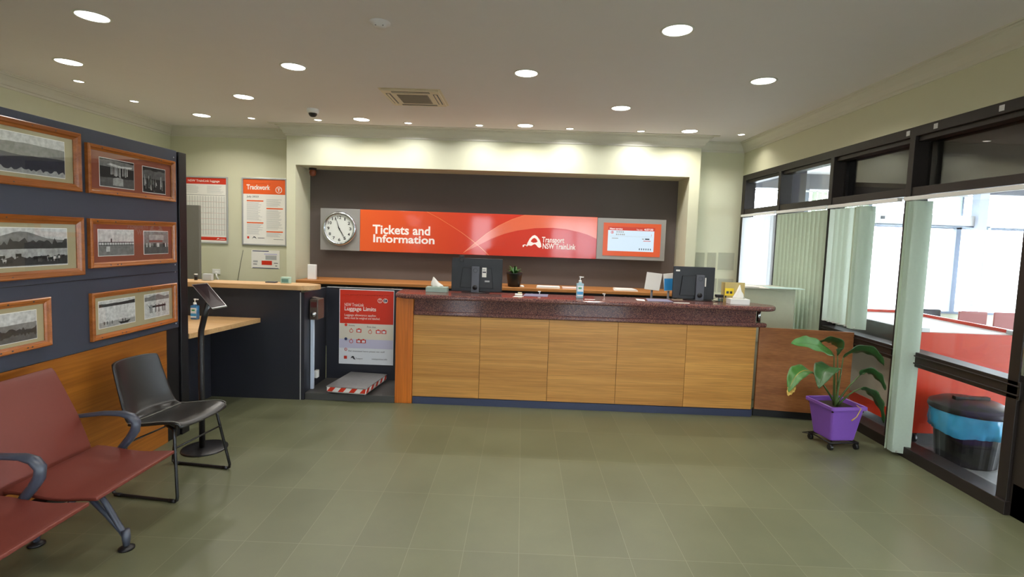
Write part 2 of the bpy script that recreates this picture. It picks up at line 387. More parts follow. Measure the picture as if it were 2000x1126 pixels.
# ------------------------------------------------------------------ the concourse beyond the glass
CX1, CY1 = 11.5, 9.6
struct(B(3.38, CX1, -3.3, CY1+.1, -.1, 0).build('floor_concourse', M_floor2))
struct(B(3.38, CX1, -3.3, CY1+.1, 3.05, 3.15).build('ceiling_concourse', plain('concourse_ceiling', rgb(222, 222, 222), .7)))
struct(B(3.38, CX1, CY1, CY1+.12, 0, .58).build('wall_concourse_back', M_wall))
struct(B(3.38, CX1, CY1-.02, CY1+.12, 2.78, 3.05).build('trim_3', plain('beam_grey', rgb(104, 104, 112), .6)))
M_fr2 = plain('grey_window_frame', rgb(128, 138, 152), .5)
b = MB()
for x in (3.4, 5.14, 6.3, 7.95, 9.6, 11.3): b.box(x, x+.09, CY1, CY1+.08, .58, 2.78)
b.box(3.38, CX1, CY1, CY1+.08, 2.14, 2.19); b.box(3.38, CX1, CY1-.03, CY1+.1, .58, .62)
wf = struct(b.build('window_3', M_fr2)); B(3.38, CX1, CY1+.05, CY1+.056, .6, 2.8).build('glass_pane', M_glass, wf)
struct(B(8.06, 8.22, 9.3, 9.46, 0, 3.05).build('pillar', plain('white_post', rgb(200, 206, 220), .5)))
b = MB()
for y in (-3.2, -1, 1.2, 3.4, 5.6, 7.8): b.box(CX1, CX1+.08, y, y+.09, 0, 3.05)
b.box(CX1, CX1+.08, -3.2, CY1, 2.14, 2.2); b.box(CX1, CX1+.08, -3.2, CY1, 0, .1)
wf = struct(b.build('window_4', M_fr2)); B(CX1+.05, CX1+.056, -3.2, CY1, 0, 3.0).build('glass_pane', M_glass, wf)
struct(B(CX1, CX1+.12, -3.3, CY1+.1, 2.7, 3.15).build('wall_concourse_right', M_wall))
struct(B(3.38, CX1, -3.35, -3.2, 0, 3.15).build('wall_concourse_front', M_wall))
struct(B(4.02, 4.30, 8.0, 8.28, 0, 3.05).build('pillar_dark', plain('dark_pillar', rgb(50, 46, 52), .5)))
struct(B(-40, 60, -50, 70, -.22, -.12).build('ground', plain('pale_pavement', rgb(200, 200, 196), .8)))

# ------------------------------------------------------------------ lamps
M_diff = emit('lamp_diffuser', (1, .97, .9, 1), DIFF_EM)
M_trim = plain('lamp_trim', rgb(214, 212, 202), .4)
def lamp(proto, r, power, loc, label, group, spread, name='recessed_downlight', col=(1, .945, .87), spot=None):
    if proto[0] is None:
        t = thing(name, label, 'ceiling light', (0, 0, 0), 0, group)
        MB().lathe([(r, -.001), (r+.005, -.006), (r+.017, -.004), (r+.02, 0)], n=32).build('trim_ring', M_trim, t)
        MB().lathe([(0, -.0025), (r*.6, -.0025), (r+.001, -.0015)], n=32).build('diffuser', M_diff, t)
        if spot:
            L = bpy.data.lights.new('lamp_light', 'SPOT'); L.spot_size = spot; L.spot_blend = .85; L.shadow_soft_size = r*.8
        else:
            L = bpy.data.lights.new('lamp_light', 'AREA'); L.shape = 'DISK'; L.size = r*1.9; L.spread = spread
        L.energy = power; L.color = col
        lo = bpy.data.objects.new('lamp_light', L); C.objects.link(lo); lo.parent = t; lo.location = (0, 0, -.012)
        proto[0] = t
    else: t = copy_tree(proto[0])
    t.location = (loc[0], loc[1], CEIL); t['label'] = label; return t
P1 = [None]; P2 = [None]; P3 = [None]
G1 = 'big round downlights'; G2 = 'small round downlights'
for x, y, l in [
  (-3.177, 3.777, 'big round recessed downlight nearest the camera above the picture partition'),
  (1.038, 3.753, 'big round recessed downlight at the top of the photo, right of centre, nearest the camera'),
  (-4.299, 4.829, 'big round recessed downlight closest to the left wall cornice, far left of the photo'),
  (-2.159, 4.782, 'big round recessed downlight left of the air conditioner, below left of the smoke detector'),
  (-0.021, 4.788, 'big round recessed downlight in mid ceiling, right of the air conditioner cassette'),
  (2.135, 4.819, 'big round recessed downlight nearest the right wall cornice'),
  (-3.233, 5.899, 'big round recessed downlight left of the dome camera, between two rows'),
  (1.054, 5.915, 'big round recessed downlight above the right part of the ticket counter'),
  (-4.358, 6.912, 'big round recessed downlight above the left alcove, leftmost of the back row'),
  (-2.192, 6.874, 'big round recessed downlight above the wall clock in front of the bulkhead'),
  (-0.019, 6.952, 'big round recessed downlight in front of the middle of the bulkhead'),
  (2.173, 6.998, 'big round recessed downlight in front of the right end of the bulkhead')]:
    lamp(P1, .1, BIG_W, (x, y), l, G1, 2.5)
for x, y in [(-1.1, 1.65), (2.3, 1.65), (0, 2.7), (2.15, 2.7), (1.05, .6), (-1.1, -.5), (1.05, -1.6)]:
    lamp(P1, .1, BIG_W, (x, y), 'big round recessed downlight behind the camera', G1, 2.5)
for x, y, l in [(-4.754, 5.457, 'small round spot downlight close to the left cornice, nearer the camera'),
  (-4.769, 6.25, 'small round spot downlight close to the left cornice, further back')]:
    lamp(P2, .042, SMALL_W, (x, y), l, G2, 2.2)
G3 = 'small wall washers in front of the bulkhead'
for x, y, l in [(-3.73, 6.994, 'small round spot downlight in the alcove left of the bulkhead'),
  (-2.817, 6.983, 'small round spot downlight beside the dome camera'),
  (-1.601, 7.008, 'small round spot downlight above the left half of the red sign'),
  (-0.64, 7.02, 'small round spot downlight behind the air conditioner, left of the middle big light'),
  (0.583, 7.06, 'small round spot downlight just right of the middle big light in the back row'),
  (1.547, 7.088, 'small round spot downlight just left of the rightmost big light in the back row'),
  (2.904, 7.109, 'small round spot downlight in the far right ceiling corner')]:
    lamp(P2 if x < -3 or x > 2 else P3, .046, WASH_W, (x, y), l, G2 if x < -3 or x > 2 else G3, 2.7, col=(.97, .965, 1.0))
# lamps of the concourse
for i, (x, y) in enumerate([(5.2, 6.6), (7.5, 6.6), (5.2, 3.0), (7.5, 3.0)]):
    t = lamp(P1, .1, BIG_W, (x, y), 'round downlight in the ceiling of the room beyond the glass', 'concourse downlights', 2.5)
    t.location.z = 3.05; t['group'] = 'concourse downlights'

# ------------------------------------------------------------------ ceiling fittings
t = thing('air_conditioner_cassette', 'square cream four-way air conditioner cassette set in the ceiling', 'air conditioner', (-1.227, 5.70, CEIL))
M_ac = plain('cream_plastic', rgb(220, 206, 176), .45)
b = MB(); H = .325
b.prism([(-H, -H), (H, -H), (H, H), (-H, H)], -.004, 0, 'z'); b.prism([(-H+.025, -H+.025), (H-.025, -H+.025), (H-.025, H-.025), (-H+.025, H-.025)], -.022, -.004, 'z')
b.build('face_panel', M_ac, t, bevel=.003)
b = MB(); b.box(-.165, .165, -.165, .165, -.028, -.022)
for i in range(12): b.box(-.16, .16, -.155+i*.027, -.145+i*.027, -.032, -.028)
b.build('grille', plain('ac_grille', rgb(150, 138, 120), .6), t)
for i in range(4):
    R = Matrix.Rotation(i*PI/2, 4, 'Z')
    b = MB(); b.box(-.2, .2, -.275, -.225, -.0235, -.022, mat=R); sl = b.build('air_slot', M_black, t)
    b = MB(); b.box(-.195, .195, -.262, -.238 if i % 2 else -.258, -.028, -.0235, mat=R); b.build('louvre', M_ac, sl)
MB().cyl((-.245, .06, -.026), .008, .004).build('sensor', M_black, t)
t = thing('dome_camera', 'small white dome security camera with dark eye on the ceiling', 'security camera', (-2.64, 6.387, CEIL))
MB().lathe([(.07, 0), (.07, -.03), (.062, -.05), (.03, -.055)], n=24).build('housing', M_white, t)
MB().lathe([(.052, -.05), (.045, -.075), (.028, -.092), (0, -.098)], n=24).build('dome', M_black2, t)
t = thing('smoke_detector', 'round ceiling-coloured smoke detector near the top edge of the photo', 'smoke detector', (-1.073, 3.754, CEIL))
MB().lathe([(.075, 0), (.075, -.006), (.05, -.012), (.045, -.03), (0, -.034)], n=28).build('housing', M_ceil, t)
MB().cyl((.03, -.03, -.031), .004, .004).cyl((-.02, -.035, -.031), .005, .004).build('indicator', M_black, t)

# ------------------------------------------------------------------ sign, clock and screen on the dark wall
SY = 7.80
t = thing('ticket_sign', 'long orange-red ticket office sign board with white lettering and grey ends', 'sign', (0, SY, 1.74))
def gradient_red():
    m = base('sign_face_red', rgb(226, 70, 40), .07, 0, .28); n = N(m); b_ = n.n['Principled BSDF']
    tc = n.add('ShaderNodeTexCoord'); sp = n.add('ShaderNodeSeparateXYZ'); n.link(tc.outputs['Object'], sp.inputs[0])
    mr = n.add('ShaderNodeMapRange'); mr.inputs[1].default_value = -2.49; mr.inputs[2].default_value = 1.12; n.link(sp.outputs[0], mr.inputs[0])
    cr = n.add('ShaderNodeValToRGB'); e = cr.color_ramp.elements
    e[0].color = rgb(226, 98, 50); e[1].color = rgb(194, 56, 54)
    x = e.new(.45); x.color = rgb(208, 70, 48); n.link(mr.outputs[0], cr.inputs[0]); n.link(cr.outputs[0], b_.inputs['Base Color']); return m
z = lambda v: v-1.74
B(-3.10, -2.492, 0, .08, z(1.425), z(2.06)).build('clock_panel', M_grey, t, bevel=.003)
B(1.122, 2.152, 0, .08, z(1.43), z(2.05)).build('screen_panel', M_grey, t, bevel=.003)
face = B(-2.49, 1.12, .005, .08, z(1.427), z(2.058)).build('sign_panel', gradient_red(), t, bevel=.002)
M_lite = plain('swoosh_orange', rgb(222, 106, 74), .12, spec=.6, var=.02)
M_line = plain('swoosh_line', rgb(234, 140, 90), .12, spec=.6)
up = [(-.905, 1.453), (-.74, 1.60), (-.56, 1.755), (-.37, 1.885), (-.175, 1.985), (0.02, 2.057)]
lo = [(1.118, 1.733), (.98, 1.79), (.845, 1.827), (.65, 1.862), (.454, 1.876), (.18, 1.862), (-.091, 1.817), (-.28, 1.762), (-.479, 1.68), (-.70, 1.56)]
b = MB(); pts = up+[(1.118, 2.057)]+lo; b.prism([(x, z(v)) for x, v in pts], .0042, .005, 'y'); b.build('swoosh_band', M_lite, face)
b = MB(); cv = [(-1.478, 2.056), (-1.29, 1.965), (-1.112, 1.862), (-.95, 1.765), (-.792, 1.655), (-.65, 1.545), (-.518, 1.43)]
for (a, c), (d_, e_) in zip(cv, cv[1:]): b.prism([(a, z(c)), (d_, z(e_)), (d_+.012, z(e_)), (a+.014, z(c))], .0034, .0042, 'y')
for (a, c), (d_, e_) in zip(up, up[1:]): b.prism([(a, z(c)), (d_, z(e_)), (d_+.010, z(e_)), (a+.012, z(c))], .0032, .0042, 'y')
b.build('swoosh_line', M_line, face)
M_ltr = plain('white_lettering', rgb(250, 240, 232), .4, var=.0)
text('Tickets and', -2.297, -1.415, z(1.695), z(1.835), .004, M_ltr, face, bold=.024)
text('Information', -2.285, -1.345, z(1.565), z(1.69), .004, M_ltr, face, bold=.024)
text('Transport', .292, .63, z(1.625), z(1.735), .003, M_ltr, face, bold=.018)
text('NSW TrainLink', .305, .805, z(1.555), z(1.64), .003, M_ltr, face, bold=.018)
b = MB()   # emblem: an arched ribbon with a hooked tail
arch = [(.055, 1.585), (.075, 1.64), (.105, 1.70), (.145, 1.745), (.18, 1.758), (.215, 1.74), (.255, 1.69), (.28, 1.63), (.285, 1.585), (.262, 1.566), (.235, 1.575), (.215, 1.60), (.19, 1.622), (.165, 1.615), (.13, 1.592), (.09, 1.60), (.07, 1.583)]
inner = [(.12, 1.66), (.145, 1.70), (.175, 1.715), (.205, 1.70), (.228, 1.66), (.20, 1.645), (.16, 1.64)]
b.prism([(x, z(v)) for x, v in arch], .0034, .0044, 'y', M_ltr)
b.prism([(x, z(v)) for x, v in inner[:4]+inner[4:]], .0028, .0034, 'y', face.data.materials[0])
b.prism([(.0, z(1.60)), (.03, z(1.612)), (.075, z(1.60)), (.075, z(1.592)), (.03, z(1.60)), (.015, z(1.57)), (.004, z(1.572))], .0034, .0044, 'y', M_ltr)
b.build('emblem', None, face)
# screen inside the right panel
t = thing('departure_screen', 'lit departure screen with orange surround in the grey end of the sign', 'screen', (1.645, SY-.005, 1.73))
q = lambda x: x-1.645; zz = lambda v: v-1.73
B(q(1.215), q(2.08), 0, .004, zz(1.487), zz(1.982)).build('surround', emit('screen_orange', rgb(240, 92, 30), .8), t)
B(q(1.285), q(1.978), -.003, 0, zz(1.56), zz(1.872)).build('display', emit('screen_white', rgb(214, 234, 248), 1.0), t)
B(q(1.285), q(1.99), -.002, 0, zz(1.874), zz(1.925)).build('header_bar', emit('screen_header', rgb(228, 60, 24), .75), t)
M_sw = emit('screen_text_white', (1, .95, .95, 1), 1.0); M_sd = base('screen_text_dark', rgb(80, 90, 104), .5); M_sr = base('screen_text_red', rgb(214, 70, 50), .5)
text('Next service', q(1.31), q(1.50), zz(1.882), zz(1.908), -.0025, M_sw, t, bold=.02)
text('Time now', q(1.71), q(1.80), zz(1.880), zz(1.90), -.0025, M_sw, t)
text('4:57:30', q(1.825), q(1.96), zz(1.88), zz(1.91), -.0025, M_sw, t, bold=.02)
b = MB(); disc(b, q(1.347), zz(1.84), .022, -.003, M_sr, ri=.016); b.box(q(1.34), q(1.354), -.0036, -.003, zz(1.83), zz(1.85), M_sr)
b.box(q(1.31), q(1.955), -.0036, -.003, zz(1.783), zz(1.785), M_pgrey); b.build('service_symbol', None, t)
rects([(q(1.41+.03*i), q(1.43+.03*i), zz(1.838), zz(1.86), M_pgrey) for i in range(4)]+[(q(1.405+.028*i), q(1.424+.028*i), zz(1.80), zz(1.822), M_pgrey) for i in range(5)], -.003).build('service_line', None, t)
text('2', q(1.93), q(1.945), zz(1.80), zz(1.825), -.0035, M_sr, t)
rects([(q(1.345), q(1.44), zz(1.747), zz(1.758), M_pgrey)], -.003).build('note_line', None, t)
rects([(q(1.80), q(1.83), zz(1.744), zz(1.758), M_pgrey), (q(1.845), q(1.91), zz(1.742), zz(1.76), M_pdark)], -.003).build('platform_line', None, t)
rects([(q(1.82), q(1.93), zz(1.717), zz(1.726), M_sr)], -.003).build('red_line', None, t)
rects([(q(1.76+.033*i), q(1.774+.033*i), zz(1.585), zz(1.61), M_sd) for i in range(6)], -.003).build('countdown_digits', None, t)
# clock
t = thing('wall_clock', 'round chrome-rimmed analogue wall clock with black numerals', 'clock', (-2.80, SY, 1.757))
MB().lathe([(.255, 0), (.262, -.02), (.25, -.045), (.225, -.05), (.212, -.035), (.210, -.02)], n=64, axis='y').build('rim', M_chrome, t)
MB().lathe([(0, -.02), (.211, -.02)], n=48, axis='y').build('dial', plain('clock_dial', rgb(226, 230, 222), .3, var=.01), t)
for k in range(1, 13):
    a = k*PI/6; cx, cz = .168*math.sin(a), .168*math.cos(a); wd = .017 if k < 10 else .028
    text(str(k), cx-wd*(0.5 if k == 1 else 1), cx+wd*(0.5 if k == 1 else 1), cz-.023, cz+.023, -.021, M_black, t, 'numeral', bold=.02)
def hand(a, l, w0, name):
    R = Matrix.Rotation(a, 4, 'Y'); b = MB()
    vs = [Vector(p) for p in ((-w0, 0, -.03), (w0, 0, -.03), (w0*.5, 0, l), (-w0*.5, 0, l))]
    y0 = -.024 if name == 'hour_hand' else -.027
    vv = [R @ Vector((v.x, y0, v.z)) for v in vs]+[R @ Vector((v.x, y0-.002, v.z)) for v in vs]
    b.faces(vv, [(0, 1, 2, 3), (7, 6, 5, 4), (0, 4, 5, 1), (1, 5, 6, 2), (2, 6, 7, 3), (3, 7, 4, 0)]); b.build(name, M_black, t)
hand(math.radians(148.5), .13, .006, 'hour_hand'); hand(math.radians(342), .175, .005, 'minute_hand')
hand(math.radians(153), .185, .002, 'second_hand')
MB().cyl((0, -.032, 0), .01, .012, axis='y').build('hub', M_black, t)
# little fitting in the recess corner
t = thing('siren_lamp', 'small brown-orange siren lamp in the top left corner of the recess', 'siren', (-3.2, 7.75, 2.65))
MB().cyl((0, 0, -.03), .055, .03).build('base', M_black, t); MB().lathe([(.045, -.03), (.05, -.07), (.04, -.11), (0, -.125)], n=20).build('lens', plain('amber_lens', rgb(134, 62, 30), .3), t)

# ------------------------------------------------------------------ shelf and low cabinets at the back
tag(B(-3.27, 2.33, 7.33, 7.948, .945, .995).build('back_shelf', M_wshelf, bevel=.008), 'long timber shelf along the dark recess behind the counter', 'shelf')
t = thing('back_cabinet', 'dark cabinet run under the long timber shelf behind the counter', 'cabinet', (-.45, 7.7, 0))
B(-2.76, 2.72, -.2, .24, .08, .945).build('body', M_char, t)
for i in range(8):
    x = -2.74+i*.684; dr_ = B(x, x+.676, -.222, -.2, .1, .93).build('door', M_char, t, bevel=.002)
    B(x+.6, x+.63, -.235, -.222, .8, .9).build('handle', M_alu, dr_)
B(-2.7, 2.68, -.17, .24, 0, .08).build('plinth', M_black, t)

# ------------------------------------------------------------------ main ticket counter
CY = 5.06
t = thing('ticket_counter', 'long ticket counter with five honey timber front panels and granite band', 'counter', (.64, CY, 0))
X = lambda x: x-.64
xs = [-1.066, -.392, .293, .978, 1.659, 2.340]
for a, c in zip(xs, xs[1:]): B(X(a)+.0015, X(c)-.0015, 0, .02, .075, .902).build('front_panel', M_wfront, t, bevel=.0015)
B(X(-1.24), X(-1.068), -.012, .05, 0, 1.072).build('end_post', M_worange, t, bevel=.004)
B(X(-1.06), X(2.36), .02, .05, 0, .074).build('kickboard', M_navy, t)
B(X(-1.06), X(2.335), -.006, 0, 0, .07).build('kick_skirt', M_navy, t)
B(X(-1.06), X(2.335), .03, .06, .075, .91).build('carcass', M_char, t)
B(X(-1.06), X(2.333), .012, .05, .94, 1.072).build('granite_band', M_granite, t)
B(X(-1.065), X(2.43), -.022, .05, .905, .948).build('granite_ledge', M_granite, t, bevel=.012, seg=3)
B(X(-1.2), X(2.3), .3, .34, 0, 1.07).build('back_panel', M_char, t)
B(X(-1.235), X(-1.2), .05, .34, 0, 1.07).build('side_panel', M_char, t)
MB().cyl((X(2.385), .07, .948), .02, .123).build('support_post', M_chrome, t)
# granite worktop: rounded ends
def rounded(x0, x1, y0, y1, r, n=8):
    p = []
    for cx, cy, a in ((x1-r, y1-r, 0), (x0+r, y1-r, PI/2), (x0+r, y0+r, PI), (x1-r, y0+r, 1.5*PI)):
        for i in range(n+1): p.append((cx+r*math.cos(a+PI/2*i/n), cy+r*math.sin(a+PI/2*i/n)))
    return p
b = MB()
pts = []
for i in range(13): a = PI*1.0+PI/2*i/12; pts.append((X(-1.08)+.19*math.cos(a), -.1+.0+.22+.22*math.sin(a)))
pts.append((X(2.3), -.1))
for i in range(13): a = -PI/2+PI*.55*i/12; pts.append((X(2.36)+.17*math.cos(a), .07+.17*math.sin(a)))
pts += [(X(2.3), .36), (X(-1.27), .36)]
b.prism(pts, 1.072, 1.12, 'z')
wt = b.build('granite_worktop', M_granite, loc=(.64, CY, 0), bevel=.02, seg=4)
tag(wt, 'polished red-brown granite worktop with bullnose edge along the ticket counter', 'worktop')
b = MB(); A, Bp = (2.372, 5.062), (3.225, 4.95)
b.prism([A, Bp, (3.225, 4.972), (2.372, 5.084)], .08, .904, 'z')
w_ = thing('wing_panel', 'darker timber infill panel between the counter end and the glass wall', 'panel', (2.8, 5.0, 0))
o = b.build('panel_board', M_wwing, w_, bevel=.001); o.location = (-2.8, -5.0, 0)
b = MB(); b.prism([(2.38, 5.10), (3.22, 4.99), (3.22, 5.01), (2.38, 5.12)], 0, .08, 'z'); o = b.build('plinth', M_black, w_); o.location = (-2.8, -5.0, 0)

# ------------------------------------------------------------------ niche with luggage poster
o = B(-2.15, -1.24, 5.04, 5.6, 0, .072).build('low_plinth', M_plinth, bevel=.003); tag(o, 'low grey plinth on the floor of the niche between the two counters', 'plinth')
t = thing('niche_panel', 'charcoal back panel of the niche between the two counters', 'panel', (-1.7, 5.3, 0))
B(-.45, .46, .3, .335, 0, 1.09).build('board', M_char, t); B(-.45, .46, .298, .337, 1.09, 1.095).build('top_trim', M_alu, t)
t = thing('luggage_poster', 'tall red and white luggage limits poster in the charcoal niche', 'poster', (-1.70, 5.598, .66))
x0, x1, z0, z1 = -.307, .303, -.42, .42
B(x0, x1, -.002, 0, z0, z1).build('sheet', M_pwhite, t)
Z = lambda v: z1-(v-564)/(713-564)*.84   # rows down the sheet
XX = lambda v: x0+(v-663)/(770-663)*.61
rects([(x0+.008, x1-.006, Z(632), z1-.01, M_pred), (x0+.004, x1-.004, Z(663), Z(632), M_pcream), (x0+.004, x1-.004, Z(681), Z(663), M_plilac),
       (XX(673), XX(755), Z(575.5), Z(575), M_ltr)], -.002).build('colour_bands', None, t)
text('NSW TrainLink', XX(673.5), XX(711), Z(598), Z(591.5), -.003, M_ltr, t)
text('Luggage Limits', XX(673.5), XX(735), Z(609), Z(598.5), -.003, M_ltr, t, bold=.015)
text('Luggage allowance applies', XX(673.5), XX(735), Z(618.5), Z(613), -.003, M_ltr, t)
text('items must be weighed and labelled.', XX(673.5), XX(743), Z(624.5), Z(619), -.003, M_ltr, t)
text('Economy', XX(682), XX(694), Z(638), Z(634.5), -.003, M_pdark, t)
text('First class', XX(718), XX(735), Z(639.5), Z(636), -.003, M_pdark, t)
text('For oversized items please see staff', XX(682), XX(753), Z(689), Z(685.5), -.003, M_pdark, t)
text('Transport', XX(696), XX(710), Z(704), Z(700), -.003, M_pdark, t)
text('transportnsw.info', XX(728), XX(758), Z(704), Z(700), -.003, M_pdark, t)
b = MB()
disc(b, XX(742.5), Z(585), .026, -.0026, M_ltr, ri=.021); disc(b, XX(753), Z(585), .026, -.0026, M_ltr, ri=.021); disc(b, XX(753), Z(585), .020, -.0026, M_pnavy)
disc(b, XX(676.5), Z(635), .016, -.0026, M_pred); disc(b, XX(676.5), Z(663), .016, -.0026, M_pnavy); disc(b, XX(676.5), Z(684), .016, -.0026, M_pred, ri=.011)
b.box(XX(673), XX(679), -.0032, -.0026, Z(703), Z(697), M_pred)
b.prism([(XX(686), Z(702)), (XX(689), Z(697)), (XX(692), Z(697)), (XX(696), Z(704)), (XX(692), Z(703)), (XX(690), Z(700))], -.0032, -.0026, 'y', M_pdark); b.build('line_symbols', None, t)
for px, pz, k in ((687, 646, 0), (702, 646, 1), (724, 647, 0), (740, 647, 1), (751, 647, 1), (687, 667, 0), (702, 667, 1), (711, 667, 1)):
    cx, cz = XX(px), Z(pz)
    b = MB()
    if k:   # suitcase
        b.box(cx-.027, cx+.027, -.0032, -.0026, cz-.02, cz+.02, M_pred); b.box(cx-.017, cx+.017, -.0036, -.0032, cz-.013, cz+.011, M_pwhite); b.box(cx-.01, cx+.01, -.0032, -.0026, cz+.02, cz+.027, M_pred)
    else:   # hand luggage bag
        disc(b, cx, cz-.004, .021, -.0026, M_pred, ri=.016); b.box(cx-.004, cx+.004, -.0032, -.0026, cz+.015, cz+.026, M_pred)
    b.build('suitcase_symbol' if k else 'hand_bag_symbol', None, t)
text('T', XX(740.8), XX(744.2), Z(588), Z(582), -.0032, M_ltr, t, bold=.02); text('C', XX(751.2), XX(754.8), Z(588), Z(582), -.004, M_ltr, t, bold=.02)
# platform scale
t = thing('luggage_scale', 'low steel luggage scale with red and white striped edges', 'scale', (-1.685, 5.295, .072), math.radians(-6))
B(-.21, .21, -.30, .27, .075, .083).build('platform', plain('scuffed_steel', rgb(150, 150, 150), .35, .4, var=.2, scale=40), t)
B(-.205, .205, -.295, .265, .03, .078).build('body', M_white, t)
b = MB()
for i in range(4):
    x = -.205+i*.115
    b.prism([(x, .031), (x+.055, .031), (min(.205, x+.095), .077), (x+.04, .077)], -.2965, -.295, 'y', M_pred)
for i in range(5):
    y = -.29+i*.12; b.prism([(y, .031), (y+.055, .031), (min(.265, y+.095), .077), (y+.04, .077)], .205, .2065, 'x', M_pred)
b.build('hazard_stripes', None, t)
B(-.20, .20, -.29, .26, .018, .03).build('base_frame', M_alu, t)
for sx in (-.17, .17):
    for sy in (-.26, .23): MB().cyl((sx-.01, sy, .0105), .0105, .02, axis='x').build('castor', M_black, t)
# weight display on a white cable cover
t = thing('scale_display', 'brown box weight display on the niche wall above a white cable cover', 'display', (-2.15, 5.2, 0))
b = MB(); b.box(.0, .09, -.06, .1, .80, 1.01); b.prism([(.0, 1.01), (.09, 1.01), (.0, 1.03)], -.02, .06, 'y'); b.build('housing', plain('brown_housing', rgb(84, 70, 58), .35), t, bevel=.008)
B(.015, .075, -.063, -.06, .93, .985).build('readout', emit('red_readout', rgb(80, 30, 26), .05), t)
b = MB(); b.lathe([(.0, -.03), (.022, -.026), (.03, 0)], (.045, -.06, .86), 16, None, 'y'); b.build('dial_knob', M_chrome, t)
B(.0, .03, -.03, .0, .072, .80).build('cable_cover', plain('cool_white_strip', rgb(206, 218, 236), .35), t)
B(.0, .035, .06, .12, .16, .24).build('socket', M_white, t, bevel=.006)

# ------------------------------------------------------------------ left counter with timber top and low desk
t = thing('left_counter', 'charcoal laminate side counter left of the luggage niche', 'counter', (-3.6, 5.2, 0))
x = lambda v: v+3.6
B(x(-5.3), x(-2.2), -.17, -.14, 0, 1.115).build('front_panel', M_char, t)
B(x(-2.2), x(-2.155), -.17, .40, 0, 1.09).build('end_panel', M_char, t); B(x(-2.198), x(-2.188), -.174, -.17, 0, 1.09).build('edge_strip', M_alu, t)
B(x(-5.3), x(-2.2), .0, .40, 0, .06).build('plinth', M_black, t)
pts = [(-5.34, 4.97), (-2.36, 4.975)]
for i in range(9): a = -PI/2+PI/2*i/8; pts.append((-2.20+.16*math.cos(a), 5.12+.145*math.sin(a)))
pts += [(-2.04, 5.16), (-2.2, 5.245), (-5.34, 5.245)]
b = MB(); b.prism(pts, 1.115, 1.165, 'z'); o = b.build('timber_top', M_wtop, bevel=.006)
tag(o, 'pale timber top with rounded end on the left charcoal counter', 'worktop')
t = thing('writing_desk', 'low pale timber writing desk top between partition and left counter', 'desk', (-3.1, 4.6, 0))
b = MB(); b.prism([(-.4, -.45), (.36, -.45), (.505, .428), (-.4, .428)], .775, .82, 'z'); b.build('desk_top', M_wtop, t, bevel=.003)
B(-.02, .0, -.4, .42, 0, .775).build('support_panel', M_char, t); B(-.4, .0, -.42, -.4, 0, .775).build('end_panel', M_char, t)
# grey screen behind the left counter
tag(B(-5.0, -4.47, 7.0, 7.05, 0, 2.005).build('office_screen', plain('grey_green_fabric', rgb(112, 110, 100), .8), bevel=.003), 'grey-green upright office screen left behind the left counter', 'screen panel')

# ------------------------------------------------------------------ wall posters left alcove
def snap_frame(t, x0, x1, z0, z1):
    b = MB(); w_ = .022
    for q_ in ((x0, x1, z1-w_, z1), (x0, x1, z0, z0+w_), (x0, x0+w_, z0+w_, z1-w_), (x1-w_, x1, z0+w_, z1-w_)): b.box(q_[0], q_[1], -.02, 0, q_[2], q_[3])
    b.build('frame', M_alu, t, bevel=.003); B(x0+.01, x1-.01, -.008, 0, z0+.01, z1-.01).build('sheet', M_paper, t)
t = thing('trackwork_poster', 'framed orange-headed trackwork notice beside the bulkhead', 'poster', (-3.931, YB-.001, 1.97))
snap_frame(t, -.343, .343, -.51, .51)
L = [(-.321, .321, .265, .487, M_orange), (-.28, .10, .42, .4215, M_ltr)]
for cx0, rows in ((-.27, [(.165, 1), (-.165, 1)]), (.03, [(.055, 1), (-.295, 1)])):
    for r_, _ in rows: L.append((cx0, cx0+.255, r_-.012, r_+.006, M_orange))
for cx0, spans in ((-.27, [(.14, -.135), (-.19, -.34)]), (.03, [(.19, .085), (.03, -.26), (-.32, -.37)])):
    for a, c in spans:
        v = a
        while v > c: L.append((cx0, cx0+random.uniform(.17, .25), v-.004, v+.001, M_pgrey)); v -= .0165
L += [(-.265, -.235, -.41, -.375, M_pred), (-.10, .0, -.40, -.392, M_pdark), (.14, .29, -.415, -.41, M_pdark)]
rects(L, -.008).build('print', None, t)
text('Trackwork', -.27, .09, .33, .405, -.009, M_ltr, t, bold=.03)
text('July 2023', -.27, -.09, .205, .24, -.009, M_pdark, t)
b = MB(); disc(b, .22, .335, .05, -.0088, M_ltr, ri=.041); b.box(.2, .24, -.0094, -.0088, .348, .36, M_ltr); b.box(.213, .227, -.0094, -.0088, .31, .35, M_ltr); 
b.prism([(-.19, -.41), (-.165, -.375), (-.14, -.38), (-.12, -.41), (-.145, -.395), (-.16, -.39)], -.0094, -.0088, 'y', M_pdark); b.build('symbols', None, t)
t = thing('luggage_notice', 'framed red-headed luggage timetable poster left of the trackwork poster', 'poster', (-4.85, YB-.001, 1.97))
snap_frame(t, -.36, .36, -.505, .505)
L = [(-.338, .338, .39, .483, M_pred), (-.338, .338, -.455, -.405, M_pred), (-.32, .32, .225, .229, M_pdark)]
for i in range(7): L.append((-.32, -.08+random.uniform(-.05, 0), .36-i*.017, .364-i*.017, M_pgrey)); L.append((.04, .26+random.uniform(-.06, .04), .36-i*.017, .364-i*.017, M_pgrey))
for i in range(16): L.append((-.32+i*.041, -.3+i*.041, -.37, .21, plain('table_tint', rgb(214, 214, 206), .8)))
for i in range(34): L.append((-.32, .32, -.38+i*.0172, -.3785+i*.0172, M_pgrey))
for i in range(6): L.append((-.32, .32, -.3+i*.085, -.2965+i*.085, plain('table_red', rgb(208, 150, 140), .8)))
rects(L, -.008).build('print', None, t)
text('NSW TrainLink luggage', -.25, .235, .412, .455, -.009, M_ltr, t, bold=.012)
